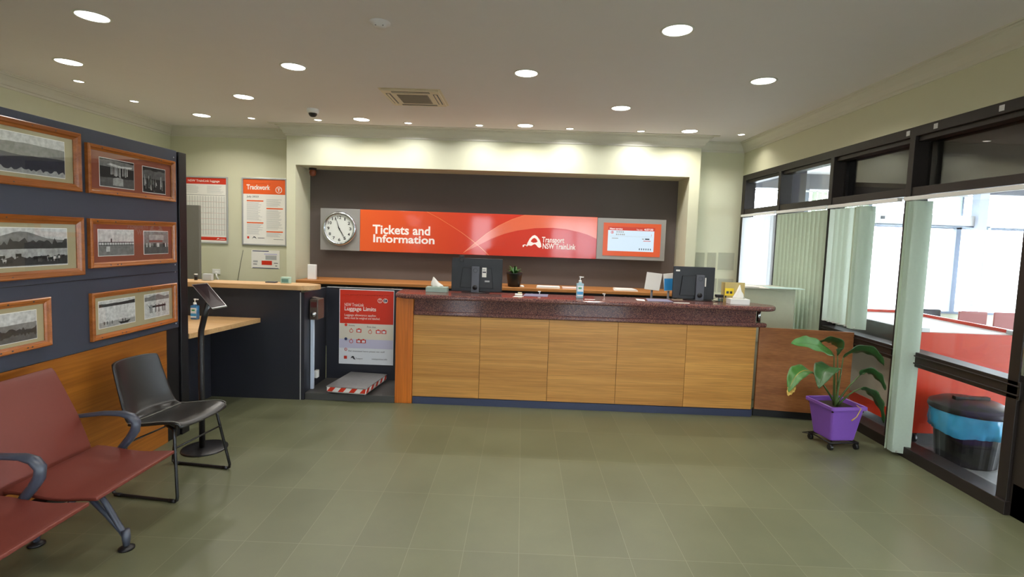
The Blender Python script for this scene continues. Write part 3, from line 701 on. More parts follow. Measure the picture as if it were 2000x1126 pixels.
b = MB(); b.prism([(.18, -.445), (.2, -.42), (.215, -.42), (.235, -.445), (.215, -.432)], -.0094, -.0086, 'y', M_ltr); b.box(.24, .31, -.0094, -.0086, -.44, -.432, M_ltr); b.build('symbols', None, t)
t = thing('evacuation_notice', 'small sheet with a red block pinned below the trackwork poster', 'notice', (-3.918, YB-.001, 1.25))
B(-.218, .218, -.003, 0, -.14, .14).build('sheet', M_paper, t)
rects([(-.2, .05, .118, .13, M_pnavy), (.0, .17, -.005, .06, M_pgrey), (-.06, .1, -.085, -.02, M_pred), (-.19, -.13, -.08, -.07, M_pdark), (-.19, -.12, -.05, -.02, M_pgrey), (.13, .19, -.06, -.05, M_pdark), (.15, .18, -.1, -.09, M_pdark), (-.2, .2, -.138, -.128, M_pnavy), (-.02, .18, .07, .09, M_plilac)], -.003).build('print', None, t)
t = thing('power_outlet', 'white power outlet with plug on the wall above the left counter', 'power outlet', (-4.68, YB, 1.036))
B(-.06, .06, -.012, 0, -.038, .04).build('face_plate', M_white, t, bevel=.003)
b = MB(); b.box(-.005, .04, -.05, -.012, -.035, .0); b.build('plug', M_white, t, bevel=.008)
MB().tube([(.02, -.04, -.03), (.03, -.05, -.07), (.05, -.04, -.11), (.02, -.04, -.14)], .012).build('lead', M_white, t)
t = MB().tube([(-4.262, YB-.004, 1.38), (-4.30, YB-.004, 1.2), (-4.352, YB-.004, .9)], .003, 6).build('wall_cable', M_pdark)
tag(t, 'thin dark cable slanting down the wall between the two posters', 'cable')

# ------------------------------------------------------------------ partition with framed pictures
PX = -2.75
t = thing('display_partition', 'tall free-standing charcoal partition with amber timber lower panel', 'partition', (PX, 2.4, 0))
B(-.05, 0, -2.6, 1.635, .895, 2.295).build('upper_board', M_char2, t, bevel=.002)
B(-.05, 0, -2.6, 1.49, .0, .893).build('timber_panel', M_wpart, t)
B(-.05, -.004, 1.49, 1.635, .0, .895).build('dark_edge_panel', M_black, t)
B(-.055, .012, 1.645, 1.735, 0, 2.29).build('end_post', M_black, t, bevel=.004)
B(-.05, .004, -2.6, 1.635, 1.345, 1.349).build('board_joint', M_black, t)
b = MB()
for yy, zz_ in ((1.6, 1.345), (1.6, 1.40), (1.6, .93), (1.6, 2.24), (1.6, 2.2)): b.cyl((0, yy, zz_), .005, .003, 10, axis='x')
b.build('screw', M_alu, t)
GR = [plain('photo_grey_%d' % g, rgb(g, g, int(g*.98)), .7, var=.6, scale=45) for g in (22, 48, 84, 120, 158, 196)]
def ridge(b, y0, y1, zb, ztop, amp, m, x, seed, n=24, peak=None, jag=.1):
    rnd = random.Random(seed); ph = [rnd.uniform(0, 6.28) for _ in range(4)]
    pts = [(y0, zb)]
    for i in range(n+1):
        u = i/n; h = sum(math.sin(u*(3+5*k)+ph[k])/(k+1) for k in range(4))*amp*.4+rnd.uniform(-jag, jag)*amp
        if peak: h += peak[1]*math.exp(-((u-peak[0])/peak[2])**2)
        pts.append((y0+(y1-y0)*u, max(zb+.001, ztop+h)))
    pts.append((y1, zb)); b.prism(pts, x-.0003, x, 'x', m)
def photo(b, y0, y1, z0, z1, kind, x, seed):
    h = z1-z0; w_ = y1-y0; f = lambda v: z0+h*v
    rnd = random.Random(seed)
    b.box(x-.001, x, y0, y1, z0, z1, GR[5] if kind not in ('falls', 'falls2') else GR[0])
    if kind == 'hills':
        ridge(b, y0, y1, z0, f(.78), h*.06, GR[3], x+.0004, seed); ridge(b, y0, y1, z0, f(.50), h*.08, plain('photo_ink', rgb(38, 40, 54), .7, var=.35, scale=60), x+.0008, seed+1); ridge(b, y0, y1, z0, f(.12), h*.04, GR[4], x+.0012, seed+2, 70, jag=1.2)
    elif kind == 'cattle':
        ridge(b, y0, y1, z0, f(.70), h*.03, GR[3], x+.0004, seed, peak=(.72, h*.22, .12)); ridge(b, y0, y1, z0, f(.60), h*.14, GR[1], x+.0008, seed+1, 60, jag=.7); ridge(b, y0, y1, z0, f(.45), h*.02, GR[4], x+.0010, seed+2); ridge(b, y0, y1, f(.02), f(.24), h*.06, GR[1], x+.0011, seed+3, 70, jag=.8)
        for i in range(48):
            yy = y0+w_*rnd.random(); s = h*rnd.uniform(.05, .09); zz_ = f(rnd.uniform(.08, .27)); m = GR[rnd.choice((0, 0, 1, 5))]
            b.box(x+.0012, x+.0015, max(y0, yy-s), min(y1, yy+s), zz_, zz_+s, m); b.box(x+.0012, x+.0015, max(y0, yy-s*.8), min(y1, yy-s*.6), zz_-s*.7, zz_, m); b.box(x+.0012, x+.0015, max(y0, yy+s*.5), min(y1, yy+s*.7), zz_-s*.7, zz_, m)
    elif kind == 'valley':
        ridge(b, y0, y1, z0, f(.62), h*.06, GR[3], x+.0004, seed); ridge(b, y0, y1, z0, f(.45), h*.10, GR[1], x+.0008, seed+1, 50, jag=.6); ridge(b, y0, y1, z0, f(.2), h*.15, GR[2], x+.0012, seed+3, 50, jag=.5)
    elif kind == 'falls':
        ridge(b, y0, y1, f(.72), f(.95), h*.05, GR[3], x+.0004, seed); b.prism([(y0+w_*.18, f(.80)), (y0+w_*.5, f(.73)), (y1-w_*.08, f(.76)), (y1-w_*.05, f(.83)), (y0+w_*.6, f(.80)), (y0+w_*.3, f(.86))], x, x+.0006, 'x', GR[5])
        for i in range(11):
            yy = y0+w_*(.32+.045*i+rnd.uniform(-.02, .02)); lw = w_*rnd.uniform(.006, .02); zb = f(rnd.uniform(.36, .5)); b.prism([(yy, f(.76)), (yy+lw, f(.76)), (yy+lw*1.6, zb), (yy-lw*.6, zb)], x+.0004, x+.0008, 'x', GR[rnd.choice((4, 5))])
        ridge(b, y0, y1, f(0), f(.34), h*.03, GR[2], x+.0006, seed+5); ridge(b, y0+w_*.36, y0+w_*.66, f(.06), f(.34), h*.05, GR[4], x+.0009, seed+6)
    elif kind == 'falls2':
        ridge(b, y0, y1, f(.55), f(.85), h*.1, GR[2], x+.0004, seed)
        for i in range(22):
            yy = y0+w_*rnd.uniform(.04, .9); lw = w_*rnd.uniform(.008, .03); zb = f(rnd.uniform(.02, .35)); zt = f(rnd.uniform(.42, .74)); b.prism([(yy, zt), (yy+lw*.6, zt), (yy+lw*1.5, zb), (yy-lw*.4, zb)], x+.0004, x+.0008, 'x', GR[rnd.choice((3, 4, 5))])
    elif kind == 'bridge':
        b.box(x, x+.0004, y0, y1, z0, f(.42), GR[3]); b.box(x, x+.0008, y0, y1, f(.50), f(.53), GR[1]); b.box(x, x+.0008, y0, y1, f(.40), f(.42), GR[1])
        for i in range(14): b.box(x, x+.0008, y0+w_*i/14, y0+w_*i/14+.003, f(.38), f(.53), GR[1])
        b.box(x, x+.001, y0+w_*.33, y0+w_*.36, f(.5), f(.66), GR[0]); b.box(x, x+.0008, y0+w_*.2, y0+w_*.3, f(.15), f(.35), GR[5])
    elif kind == 'house':
        b.box(x, x+.0004, y0, y1, z0, z1, GR[3]); b.box(x, x+.0008, y0+w_*.2, y0+w_*.8, f(.62), f(.85), GR[4])
        ridge(b, y0, y1, z0, f(.42), h*.12, GR[2], x+.0009, seed); b.box(x, x+.0012, y0+w_*.2, y0+w_*.75, f(.52), f(.6), plain('photo_brick', rgb(130, 76, 64), .7))
        for i in range(12): yy = y0+w_*rnd.random()*.95; b.box(x, x+.0012, yy, yy+.01, f(.3), f(.48), GR[rnd.choice((1, 5))])
    elif kind == 'lake':
        ridge(b, y0, y1, f(.78), f(.9), h*.04, GR[1], x+.0004, seed); b.box(x, x+.0004, y0, y1, z0, f(.2), GR[4])
        b.prism([(y0+w_*.5, f(.13)), (y0+w_*.58, f(.03)), (y0+w_*.78, f(.03)), (y0+w_*.86, f(.15)), (y0+w_*.68, f(.1))], x+.0004, x+.001, 'x', GR[0])
        for u in (.12, .2, .33, .62, .7): b.box(x, x+.001, y0+w_*u, y0+w_*u+.005, f(.1), f(.22), GR[0])
    elif kind == 'people':
        ridge(b, y0, y1, f(.72), f(.88), h*.12, GR[3], x+.0004, seed); b.box(x, x+.0006, y0+w_*.3, y0+w_*.85, f(.42), f(.5), GR[0])
        for u in (.2, .26, .42, .55, .72, .8): b.box(x, x+.001, y0+w_*u, y0+w_*u+.006, f(.2), f(.55), GR[0])
        b.prism([(y0+w_*.08, f(.62)), (y0+w_*.22, f(.42)), (y0+w_*.2, f(.40))], x+.0004, x+.001, 'x', GR[0])
def picture(y0, y1, z0, z1, mount, prints, label, fw_=.035, seed=1):
    yc, zc = (y0+y1)/2, (z0+z1)/2; t = thing('framed_photograph', label, 'picture', (PX+.002, yc, zc), 0, 'framed photographs on the partition')
    a, c = (y1-y0)/2, (z1-z0)/2
    b = MB()   # mitred moulding, section in (inward, height)
    sec = [(0, 0), (0, .022), (.006, .028), (fw_*.55, .024), (fw_*.7, .016), (fw_, .012), (fw_, 0)]; k = len(sec); vs = []
    for sy, sz in ((-1, -1), (1, -1), (1, 1), (-1, 1)):
        for i_, h_ in sec: vs.append((h_, sy*(a-i_), sz*(c-i_)))
    b.faces(vs, [(i*k+j, ((i+1) % 4)*k+j, ((i+1) % 4)*k+(j+1) % k, i*k+(j+1) % k) for i in range(4) for j in range(k)])
    f = b.build('frame', M_wpic, t)
    b = MB(); rnd = random.Random(seed)
    for i in range(7):
        u = rnd.uniform(-.9, .9)*a; b.lathe([(0, .0262), (.006, .0258)], (0, u, (c-.014)*rnd.choice((-1, 1))), 8, M_black, 'x')
    b.build('timber_knots', M_black, f)
    B(.0, .006, -a+fw_*.8, a-fw_*.8, -c+fw_*.8, c-fw_*.8).build('mount', mount, t)
    for i, (u0, u1, v0, v1, kind) in enumerate(prints):
        b = MB(); b.box(.006, .0066, u0-.004-yc, u1+.004-yc, v0-.004-zc, v1+.004-zc, M_paper)
        photo(b, u0-yc, u1-yc, v0-zc, v1-zc, kind, .0078, seed*7+i); b.build('photograph', None, t)
    B(.0108, .0114, -a+fw_*.9, a-fw_*.9, -c+fw_*.9, c-fw_*.9).build('glazing', M_glass2, t)
picture(1.95, 3.133, 1.894, 2.247, M_tan, [(2.05, 3.03, 1.965, 2.175, 'hills')], 'large framed misty hillside photograph, top left of the partition', seed=1, fw_=.045)
picture(3.18, 3.987, 1.893, 2.205, M_rust, [(3.285, 3.575, 1.95, 2.13, 'falls'), (3.66, 3.89, 1.945, 2.125, 'falls2')], 'framed pair of waterfall photographs on a rust mount, top right of the partition', seed=2)
picture(1.95, 3.138, 1.382, 1.738, M_tan, [(2.05, 3.03, 1.455, 1.665, 'cattle')], 'large framed photograph of cattle below a mountain, middle row of the partition', seed=3, fw_=.045)
picture(3.183, 3.985, 1.418, 1.735, M_rust, [(3.26, 3.56, 1.495, 1.665, 'bridge'), (3.66, 3.91, 1.495, 1.66, 'house')], 'framed pair showing a long bridge and a building on a rust mount', seed=4)
picture(2.25, 2.90, .987, 1.271, M_tan, [(2.33, 2.82, 1.045, 1.205, 'valley')], 'smaller framed valley photograph, bottom left of the partition', seed=5)
picture(3.183, 3.985, .947, 1.259, M_tan, [(3.25, 3.56, 1.02, 1.195, 'lake'), (3.655, 3.91, 1.02, 1.195, 'people')], 'framed pair showing a boat on a lake and people, bottom right of the partition', seed=6)

# ------------------------------------------------------------------ tablet stand, sanitiser on desk
t = thing('tablet_stand', 'black floor stand with round base holding a tilted tablet', 'tablet stand', (-2.40, 3.80, 0))
MB().lathe([(0, 0), (.16, 0), (.16, .008), (.15, .012), (0, .012)], n=40).build('base_plate', M_black2, t)
MB().tube([(-.02, 0, .01), (-.02, 0, .5), (-.02, 0, .86), (-.018, 0, .92), (.02, -.02, 1.03), (.075, -.05, 1.15)], .021, 14).build('pole', M_black2, t)
# tablet plane from four corners
tc_ = [Vector(v)-Vector((-2.40, 3.80, 0)) for v in ((-2.475, 3.78, 1.273), (-2.368, 3.80, 1.287), (-2.137, 3.66, 1.139), (-2.223, 3.62, 1.122))]
nrm = (tc_[1]-tc_[0]).cross(tc_[3]-tc_[0]).normalized()
if nrm.z < 0: nrm = -nrm
def slab(cs, n_, th, off=0, inset=0.):
    c0 = sum(cs, Vector())/4; v = [c0+(p-c0)*(1-inset) for p in cs]
    a = [p+n_*off for p in v]; c = [p+n_*(off-th) for p in v]
    return a+c, [(0, 1, 2, 3), (7, 6, 5, 4), (0, 4, 5, 1), (1, 5, 6, 2), (2, 6, 7, 3), (3, 7, 4, 0)]
b = MB(); b.faces(*slab(tc_, nrm, .014)); b.build('tablet_frame', M_alu, t, bevel=.003)
b = MB(); b.faces(*slab(tc_, nrm, .003, .002, .07)); b.build('tablet_screen', plain('dark_screen', rgb(60, 48, 50), .35, spec=.3), t)
def bottle(loc, label, s=1.0, liquid=(186, 226, 240), lab=(60, 150, 205), tall=.155, group=None):
    t = thing('sanitiser_bottle', label, 'sanitiser bottle', loc); w_ = .036*s; h = tall*s
    b = MB(); pr = rounded(-w_, w_, -w_*.7, w_*.7, .014*s, 4); b.prism(pr, 0, h, 'z', None, True)
    b.prism([(x*.5, y*.6) for x, y in pr], h, h+.012*s, 'z', None, True)
    b.build('body', plain('gel_%d' % liquid[0], rgb(*liquid), .1, Transmission_Weight=.35), t, bevel=.006*s)
    b = MB(); b.box(-w_*.8, w_*.8, -w_*.7-.001, -w_*.7, h*.15, h*.85, M_pwhite); b.box(-w_*.8, w_*.8, -w_*.7-.0016, -w_*.7-.001, h*.25, h*.45, plain('label_%d' % lab[0], rgb(*lab), .4)); b.box(-w_*.5, w_*.4, -w_*.7-.0016, -w_*.7-.001, h*.62, h*.74, plain('label_green', rgb(70, 160, 110), .4))
    b.build('label_print', None, t)
    b = MB(); b.cyl((0, 0, h+.010*s), .014*s, .02*s, 14); b.cyl((0, 0, h+.03*s), .005*s, .03*s, 10); b.cyl((0, 0, h+.058*s), .011*s, .01*s, 12); b.box(0, .034*s, -.005*s, .005*s, h+.058*s, h+.067*s); b.build('pump', M_white, t)
bottle((.594, 5.16, 1.12), 'clear blue hand sanitiser pump bottle on the granite counter', 1.0, tall=.15)
bottle((-3.125, 4.82, .82), 'blue hand sanitiser pump bottle on the low writing desk', .95, (70, 130, 180), (60, 120, 180), .14)

# ------------------------------------------------------------------ black leather chair
t = thing('leather_chair', 'black leather side chair on a black sled frame beside the partition', 'chair', (-2.27, 3.27, 0), math.radians(-7))
prof = [(.235, .452), (.225, .468), (.18, .474), (.10, .466), (.0, .452), (-.10, .444), (-.16, .452), (-.205, .478), (-.235, .54), (-.265, .63), (-.295, .725), (-.318, .80), (-.326, .825)]
def shell(u, v):   # u across, v along profile
    f = v*(len(prof)-1); i = min(int(f), len(prof)-2); k = f-i; px = prof[i][0]*(1-k)+prof[i+1][0]*k; pz = prof[i][1]*(1-k)+prof[i+1][1]*k
    s = 2*u-1; half = .205+.02*math.sin(PI*min(1, v*1.6))
    if v > .5: half -= .035*((v-.5)/.5)
    cup = abs(s)**2.4
    if v < .5: pz += .022*cup*math.sin(PI*v*2*.9+.25); px -= .014*abs(s)**4*(1 if v < .1 else 0)
    else: px += .05*cup; 
    corner = abs(s)**10
    if v > .96: pz -= .008*corner
    return (px, s*half, pz)
MB().sheet(shell, 16, 36).build('seat_shell', M_leather, t, solid=.022, soff=0, sub=1)
b = MB(); b.tube([Vector(shell(u/20, .47))+Vector((.010, 0, .012)) for u in range(1, 20)], .003, 6); b.tube([Vector(shell(.985, v/40))+Vector((.004, 0, .012)) for v in range(1, 20)], .0028, 6); b.tube([Vector(shell(.015, v/40))+Vector((.004, 0, .012)) for v in range(1, 20)], .0028, 6)
b.build('stitching', plain('grey_thread', rgb(128, 126, 118), .7), t)
for s in (-1, 1):
    y = s*.185; yb = s*.235
    pts = [(.05, s*.12, .437), (.15, s*.17, .436), (.165, y, .425), (.17, y+s*.004, .40), (.225, yb, .04), (.222, yb, .018), (.205, yb, .011), (-.20, yb, .011), (-.222, yb, .02), (-.222, yb, .04), (-.14, y+s*.004, .40), (-.13, y, .425), (-.1, s*.17, .434)]
    b = MB().tube(pts, .0095, 10); fr_ = b.build('sled_leg', M_black2, t)
    for xx in (.19, -.19): MB().cyl((xx-.022, yb, .0105), .0115, .044, 10, axis='x').build('glide', M_black, fr_)
MB().tube([(.185, -.2, .33), (.185, .2, .33)], .006, 8).build('stretcher', M_black2, t); MB().tube([(-.155, -.2, .33), (-.155, .2, .33)], .006, 8).build('stretcher', M_black2, t)

# ------------------------------------------------------------------ beam seating, two seats
t = thing('beam_seating', 'terracotta red two-seat waiting bench with slate armrests in the left foreground', 'bench', (-2.15, 2.2, 0))
YS = [(.045, .575), (-.525, .005)]   # local y ranges of the seats
def pan(y0, y1):
    def P(u, v):
        y = y0+(y1-y0)*v; x = -.22+.445*u
        zz_ = .425+.012*math.cos(u*5.2)-.03*max(0, u-.8)**1.0*1.2
        return (x, y, zz_)
    return P
for i, (a, c) in enumerate(YS):
    MB().sheet(pan(a, c), 18, 2).build('seat', M_red, t, solid=.018, soff=1, bevel=.004)
    bk = [(-.255, .405), (-.268, .46), (-.33, .62), (-.40, .76), (-.455, .865), (-.475, .885)]
    def P(u, v, a=a, c=c):
        f = v*(len(bk)-1); k = min(int(f), len(bk)-2); w_ = f-k
        return (bk[k][0]*(1-w_)+bk[k+1][0]*w_, a+.0+(c-a)*u, bk[k][1]*(1-w_)+bk[k+1][1]*w_)
    MB().sheet(P, 2, 20).build('backrest', M_red, t, solid=.018, soff=0, bevel=.004)
    MB().tube([(-.20, (a+c)/2-.18, .39), (-.27, (a+c)/2-.18, .42), (-.40, (a+c)/2-.18, .73)], .012, 8, flat=.5).tube([(-.20, (a+c)/2+.18, .39), (-.27, (a+c)/2+.18, .42), (-.40, (a+c)/2+.18, .73)], .012, 8, flat=.5).build('back_bracket', M_arm, t)
B(-.14, -.06, -.95, .6, .325, .385).build('beam', M_black, t, bevel=.006)
for y in (.60, .02, -.55):
    # flat armrest loop: broad top then a slanting post down to the seat
    sec = [(-.40, .60, .022, .010), (-.31, .612, .024, .011), (-.20, .63, .026, .012), (-.09, .632, .028, .014), (-.04, .618, .028, .018), (-.012, .585, .026, .022), (-.018, .54, .024, .024), (-.05, .49, .022, .022), (-.10, .43, .020, .020), (-.13, .385, .02, .02)]
    b = MB(); vs = []; k = 8
    for i, (x_, z_, wy, wt_) in enumerate(sec):
        p0 = Vector((sec[max(0, i-1)][0], 0, sec[max(0, i-1)][1])); p1 = Vector((sec[min(len(sec)-1, i+1)][0], 0, sec[min(len(sec)-1, i+1)][1])); dd_ = (p1-p0).normalized(); nn = Vector((-dd_.z, 0, dd_.x))
        for j in range(k):
            a = 2*PI*(j+.5)/k; q_ = Vector((x_, y, z_))+Vector((0, 1, 0))*wy*math.cos(a)*1.05+nn*wt_*math.sin(a)*1.05; vs.append(q_)
    n_ = len(sec); b.faces(vs, [(i*k+j, i*k+(j+1) % k, (i+1)*k+(j+1) % k, (i+1)*k+j) for i in range(n_-1) for j in range(k)]+[tuple(range(k)), tuple(range((n_-1)*k, n_*k))], None, True)
    b.build('armrest', M_arm, t)
for y in (.345, -.80):
    lg = MB()
    for s, xf in ((1, .115), (-1, -.36)):
        top = -.075 if s > 0 else -.125
        for off in (0, .06):
            lg.tube([(top-s*off*.9+s*.02, y, .345-off*.6), (top*.5+xf*.5, y, .235-off*.9), (xf-s*.02, y, .10), (xf, y, .075)], [.014, .014, .016, .018], 8)
        lg.tube([(xf, y, .105), (xf+s*.004, y, .06), (xf+s*.004, y, .012)], [.02, .02, .014], 10)
    lo_ = lg.build('leg_frame', M_arm, t)
    for xf in (.119, -.364): MB().lathe([(0, .0), (.038, 0), (.038, .008), (.018, .02), (0, .02)], (xf, y, 0), 24).build('foot', M_black, lo_)

# ------------------------------------------------------------------ vertical blinds
def blind(name, label, y0, y1, z0, z1, vanes, mat, x=3.195, headrail=True, chain=True, group='vertical blinds on the glass wall'):
    t = thing(name, label, 'blind', (x, (y0+y1)/2, 0), 0, group); yc = (y0+y1)/2
    B(-.022, .022, y0-yc, y1-yc, z1, z1+.032).build('headrail', M_alu if False else M_white, t, bevel=.003)
    for y, ang, wd in vanes:
        b = MB(); dx, dy = math.sin(ang)*wd/2, math.cos(ang)*wd/2; bow = .004
        def P(u, v, y=y, dx=dx, dy=dy): 
            s = 2*u-1; c_ = bow*(1-s*s)
            return (s*dx+c_*math.cos(ang), y-yc+s*dy, z0+(z1-.012-z0)*v)
        b.sheet(P, 5, 1); b.build('vane', M_blind2 if y in (5.00, 4.295) else mat, t)  # single vanes take the darker cloth, their shade painted by colour
    if chain:
        ys = [v[0]-yc for v in vanes]; b = MB(); pts = []
        for yy in ys: pts += [(-.03, yy, z0+.02), (-.035, yy+.015, z0+.005)]
        b.tube(pts, .003, 5); b.build('chain', M_white, t)
    return t
import math as _m
rng = lambda a, c, n: [a+(c-a)*(i+.5)/n for i in range(n)]
blind('vertical_blind', 'fully drawn sunlit vertical blind in the far bay of the glass wall', 6.60, 7.60, .3, 2.12, [(y, -.30+.12*(i % 2), .092) for i, y in enumerate(rng(6.62, 7.55, 11))], fabric('sunlit_blind', rgb(238, 242, 244), .75))  # whiter, more translucent cloth puts the backlight into these vanes' colour
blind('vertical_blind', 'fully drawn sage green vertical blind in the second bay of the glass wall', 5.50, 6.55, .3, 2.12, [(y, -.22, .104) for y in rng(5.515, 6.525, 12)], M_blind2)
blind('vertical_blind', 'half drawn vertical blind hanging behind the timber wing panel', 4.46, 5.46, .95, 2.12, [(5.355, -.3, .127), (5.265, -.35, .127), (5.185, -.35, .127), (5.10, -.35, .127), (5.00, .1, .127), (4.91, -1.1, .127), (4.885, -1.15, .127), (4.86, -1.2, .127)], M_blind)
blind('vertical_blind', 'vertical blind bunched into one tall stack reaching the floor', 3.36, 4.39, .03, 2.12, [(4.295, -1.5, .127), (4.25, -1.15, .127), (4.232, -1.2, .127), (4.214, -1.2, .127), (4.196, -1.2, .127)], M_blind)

# ------------------------------------------------------------------ potted plant in the purple planter
t = thing('potted_plant', 'broad-leaved plant in a square purple pot on black castors', 'potted plant', (2.77, 4.42, 0), math.radians(8))
def sq(h, r=.02): return rounded(-h, h, -h, h, r, 3)
def ring_loft(b, levels, m=None):
    n_ = len(levels[0][0]); vs = []
    for pts_, z_ in levels: vs += [(x_, y_, z_) for x_, y_ in pts_]
    b.faces(vs, [(i*n_+j, i*n_+(j+1) % n_, (i+1)*n_+(j+1) % n_, (i+1)*n_+j) for i in range(len(levels)-1) for j in range(n_)], m)
b = MB(); ring_loft(b, [(sq(.001, .0005), .072), (sq(.105), .072), (sq(.112), .08), (sq(.148), .345), (sq(.165), .35), (sq(.168), .358), (sq(.168), .378), (sq(.160), .383), (sq(.152), .378), (sq(.146), .34), (sq(.001, .0005), .335)])
b.build('pot', M_purple, t)
MB().box(-.145, .145, -.145, .145, .33, .342).build('soil', M_soil, t)
b = MB(); b.tube([(-.13, -.13, .062), (.13, -.13, .062), (.13, .13, .062), (-.13, .13, .062), (-.13, -.13, .062)], .006, 6)
b.tube([(-.13, -.13, .062), (.13, .13, .062)], .005, 6); b.tube([(-.13, .13, .062), (.13, -.13, .062)], .005, 6); b.tube([(-.13, .13, .062), (-.20, .12, .062), (-.13, .08, .06)], .004, 6)
b.build('trolley_frame', M_black, t)
for sx in (-1, 1):
    for sy in (-1, 1):
        b = MB(); b.cyl((sx*.12-.012, sy*.12, .024), .024, .024, 16, axis='x'); b.box(sx*.12-.016, sx*.12+.016, sy*.12-.01, sy*.12+.01, .024, .06); b.build('castor', M_black, t)
def leaf(base_, mid, tip, width, droop=.0, mat=M_leaf, fold=.25, wave=.01, roll=0., seed=0):
    base_, mid, tip = Vector(base_), Vector(mid), Vector(tip); rnd = random.Random(seed); ph = rnd.uniform(0, 6)
    def sp(v): return base_*(1-v)**2+mid*2*v*(1-v)+tip*v*v
    def P(u, v):
        p = sp(v); d_ = (sp(min(1, v+.02))-sp(max(0, v-.02))).normalized()
        side = d_.cross(Vector((0, 0, 1)))
        if side.length < .2: side = Vector((1, 0, 0))
        side.normalize(); nn = side.cross(d_).normalized()
        side2 = side*math.cos(roll)+nn*math.sin(roll); nn = side2.cross(d_).normalized()
        s = 2*u-1; wd = width*math.sin(PI*min(1, v**.8))**.75*(1-.15*v)+.0008
        return p+side2*s*wd+nn*(fold*abs(s)*wd+wave*math.sin(v*22+ph+s*2)*abs(s))
    b = MB(); b.sheet(P, 8, 22); return b, sp
W_ = Matrix.Translation((2.77, 4.42, 0)) @ Matrix.Rotation(math.radians(8), 4, 'Z'); WI = W_.inverted()
Lv = lambda p: WI @ Vector(p)
k = 4.42/4.3
def at(x_, z_, y=4.42):   # world x,z noted at depth 4.3 moved to depth y
    return Lv((x_*y/4.3, y, 1.7+(z_-1.7)*y/4.3))
leaves = [
 ((2.649, .805, 4.42), (2.50, .93, 4.34), (2.284, .897, 4.22), .075, M_leaf2, .1, .6),
 ((2.678, .81, 4.45), (2.70, .99, 4.45), (2.49, .905, 4.52), .07, M_leaf, .15, -.5),
 ((2.727, .795, 4.44), (2.93, .95, 4.42), (3.072, .735, 4.36), .06, M_leaf, .25, .7),
 ((2.663, .69, 4.30), (2.58, .77, 4.22), (2.545, .52, 4.10), .07, M_leaf, .2, .1),
 ((2.473, .662, 4.36), (2.34, .71, 4.30), (2.295, .48, 4.22), .055, M_leaf2, .3, .3),
 ((2.875, .645, 4.38), (2.98, .74, 4.34), (3.10, .53, 4.30), .055, M_leaf, .3, .6),
 ((2.892, .535, 4.32), (3.04, .52, 4.28), (3.11, .245, 4.24), .062, M_leaf, .2, .5)]
for i, (a, m_, c, wd, mt, fo, ro) in enumerate(leaves):
    A_, M_, C_ = [at(p[0], p[1], p[2]) for p in (a, m_, c)]
    b, sp = leaf(A_, M_, C_, wd*(1.4 if i in (0, 1, 3, 4) else 1.2), mat=mt, fold=fo, roll=ro, seed=i, wave=.006)
    lf = b.build('leaf', mt, t, solid=.0015)
    MB().tube([sp(v/12)+Vector((0, 0, .002)) for v in range(12)], [.003-.002*v/12 for v in range(12)], 6).build('midrib', M_stem if i != 4 else M_leafy, lf)
    if i == 4:
        b2, _ = leaf(A_*.25+C_*.75+Vector((0, 0, .01)), (A_*.05+C_*.95), C_+Vector((-.01, -.01, -.03)), .03, fold=.4, roll=.3, seed=9, wave=.012); b2.build('dry_tip', M_leafy, lf, solid=.0015)
    root = Vector((.0+.02*math.sin(i*2.1), .02*math.cos(i*1.7), .34)); mid_ = root*.5+A_*.5+Vector((0, 0, .05)) if i > 3 else root*.5+A_*.5
    pts = [root*(1-s_)**2+mid_*2*s_*(1-s_)+A_*s_*s_ for s_ in [j/8 for j in range(9)]]
    MB().tube(pts, [.010-.006*j/8 for j in range(9)], 8).build('stem', M_stem, t)
b = MB(); A_ = at(2.86, .33, 4.25); b.tube([at(2.87, .39, 4.28), at(2.91, .36, 4.26), at(2.88, .29, 4.22), at(2.84, .255, 4.2)], [.003, .004, .004, .006], 6); b.build('dry_leaf', M_leafy, t)

# ------------------------------------------------------------------ things on the counter
ZC = 1.12
def monitor(loc, rz, label, w_, h_, col_x, cam_=False, seed=0):
    t = thing('computer_monitor', label, 'monitor', loc, rz, None)
    b = MB(); b.prism(rounded(-w_/2, w_/2, .012, .012+h_, .008, 3), -.0, .022, 'y'); b.prism([(-w_*.33, .05), (w_*.33, .05), (w_*.28, h_*.75), (-w_*.28, h_*.75)], -.02, 0, 'y')
    b.build('housing', M_black, t, bevel=.003)
    B(-w_/2+.01, w_/2-.01, .022, .024, .03, h_).build('screen', plain('screen_dark', rgb(12, 12, 16), .1), t)
    b = MB(); b.box(col_x-.042, col_x+.042, -.048, -.02, .0, h_*.80); st = b.build('stand_column', M_dgrey, t, bevel=.006)
    b = MB(); b.lathe([(.0, -.0005), (.026, -.0005), (.026, .003), (0, .003)], (col_x, -.052, h_*.14+.01), 20, M_black, 'y'); b.lathe([(.02, .003), (.022, .0)], (col_x, -.052, h_*.68), 20, M_black, 'y'); b.build('cable_hole', M_black, st)
    MB().lathe([(0, 0), (.15, 0), (.15, .008), (0, .012)], (col_x, .02, 0), 32, sy=.62).build('stand_base', M_black, t)
    return t
t = monitor((-.465, 5.32, ZC), 0, 'black computer monitor seen from behind with webcam, left on the counter', .53, .345, -.012, True)
b = MB(); b.box(.055, .10, -.022, -.0202, .165, .265, M_paper); b.box(.06, .095, -.0226, -.022, .21, .225, M_pdark); b.box(.06, .09, -.0226, -.022, .235, .25, M_pgrey); b.box(.085, .135, -.022, -.0202, .115, .132, M_pgrey); b.build('asset_label', None, t)
b = MB(); b.box(-.185, -.135, -.03, .03, .357, .382); b.box(-.18, -.14, -.035, -.02, .32, .36); b.cyl((-.16, -.042, .37), .012, .01, 12, axis='y'); b.build('webcam', M_black, t, bevel=.003)
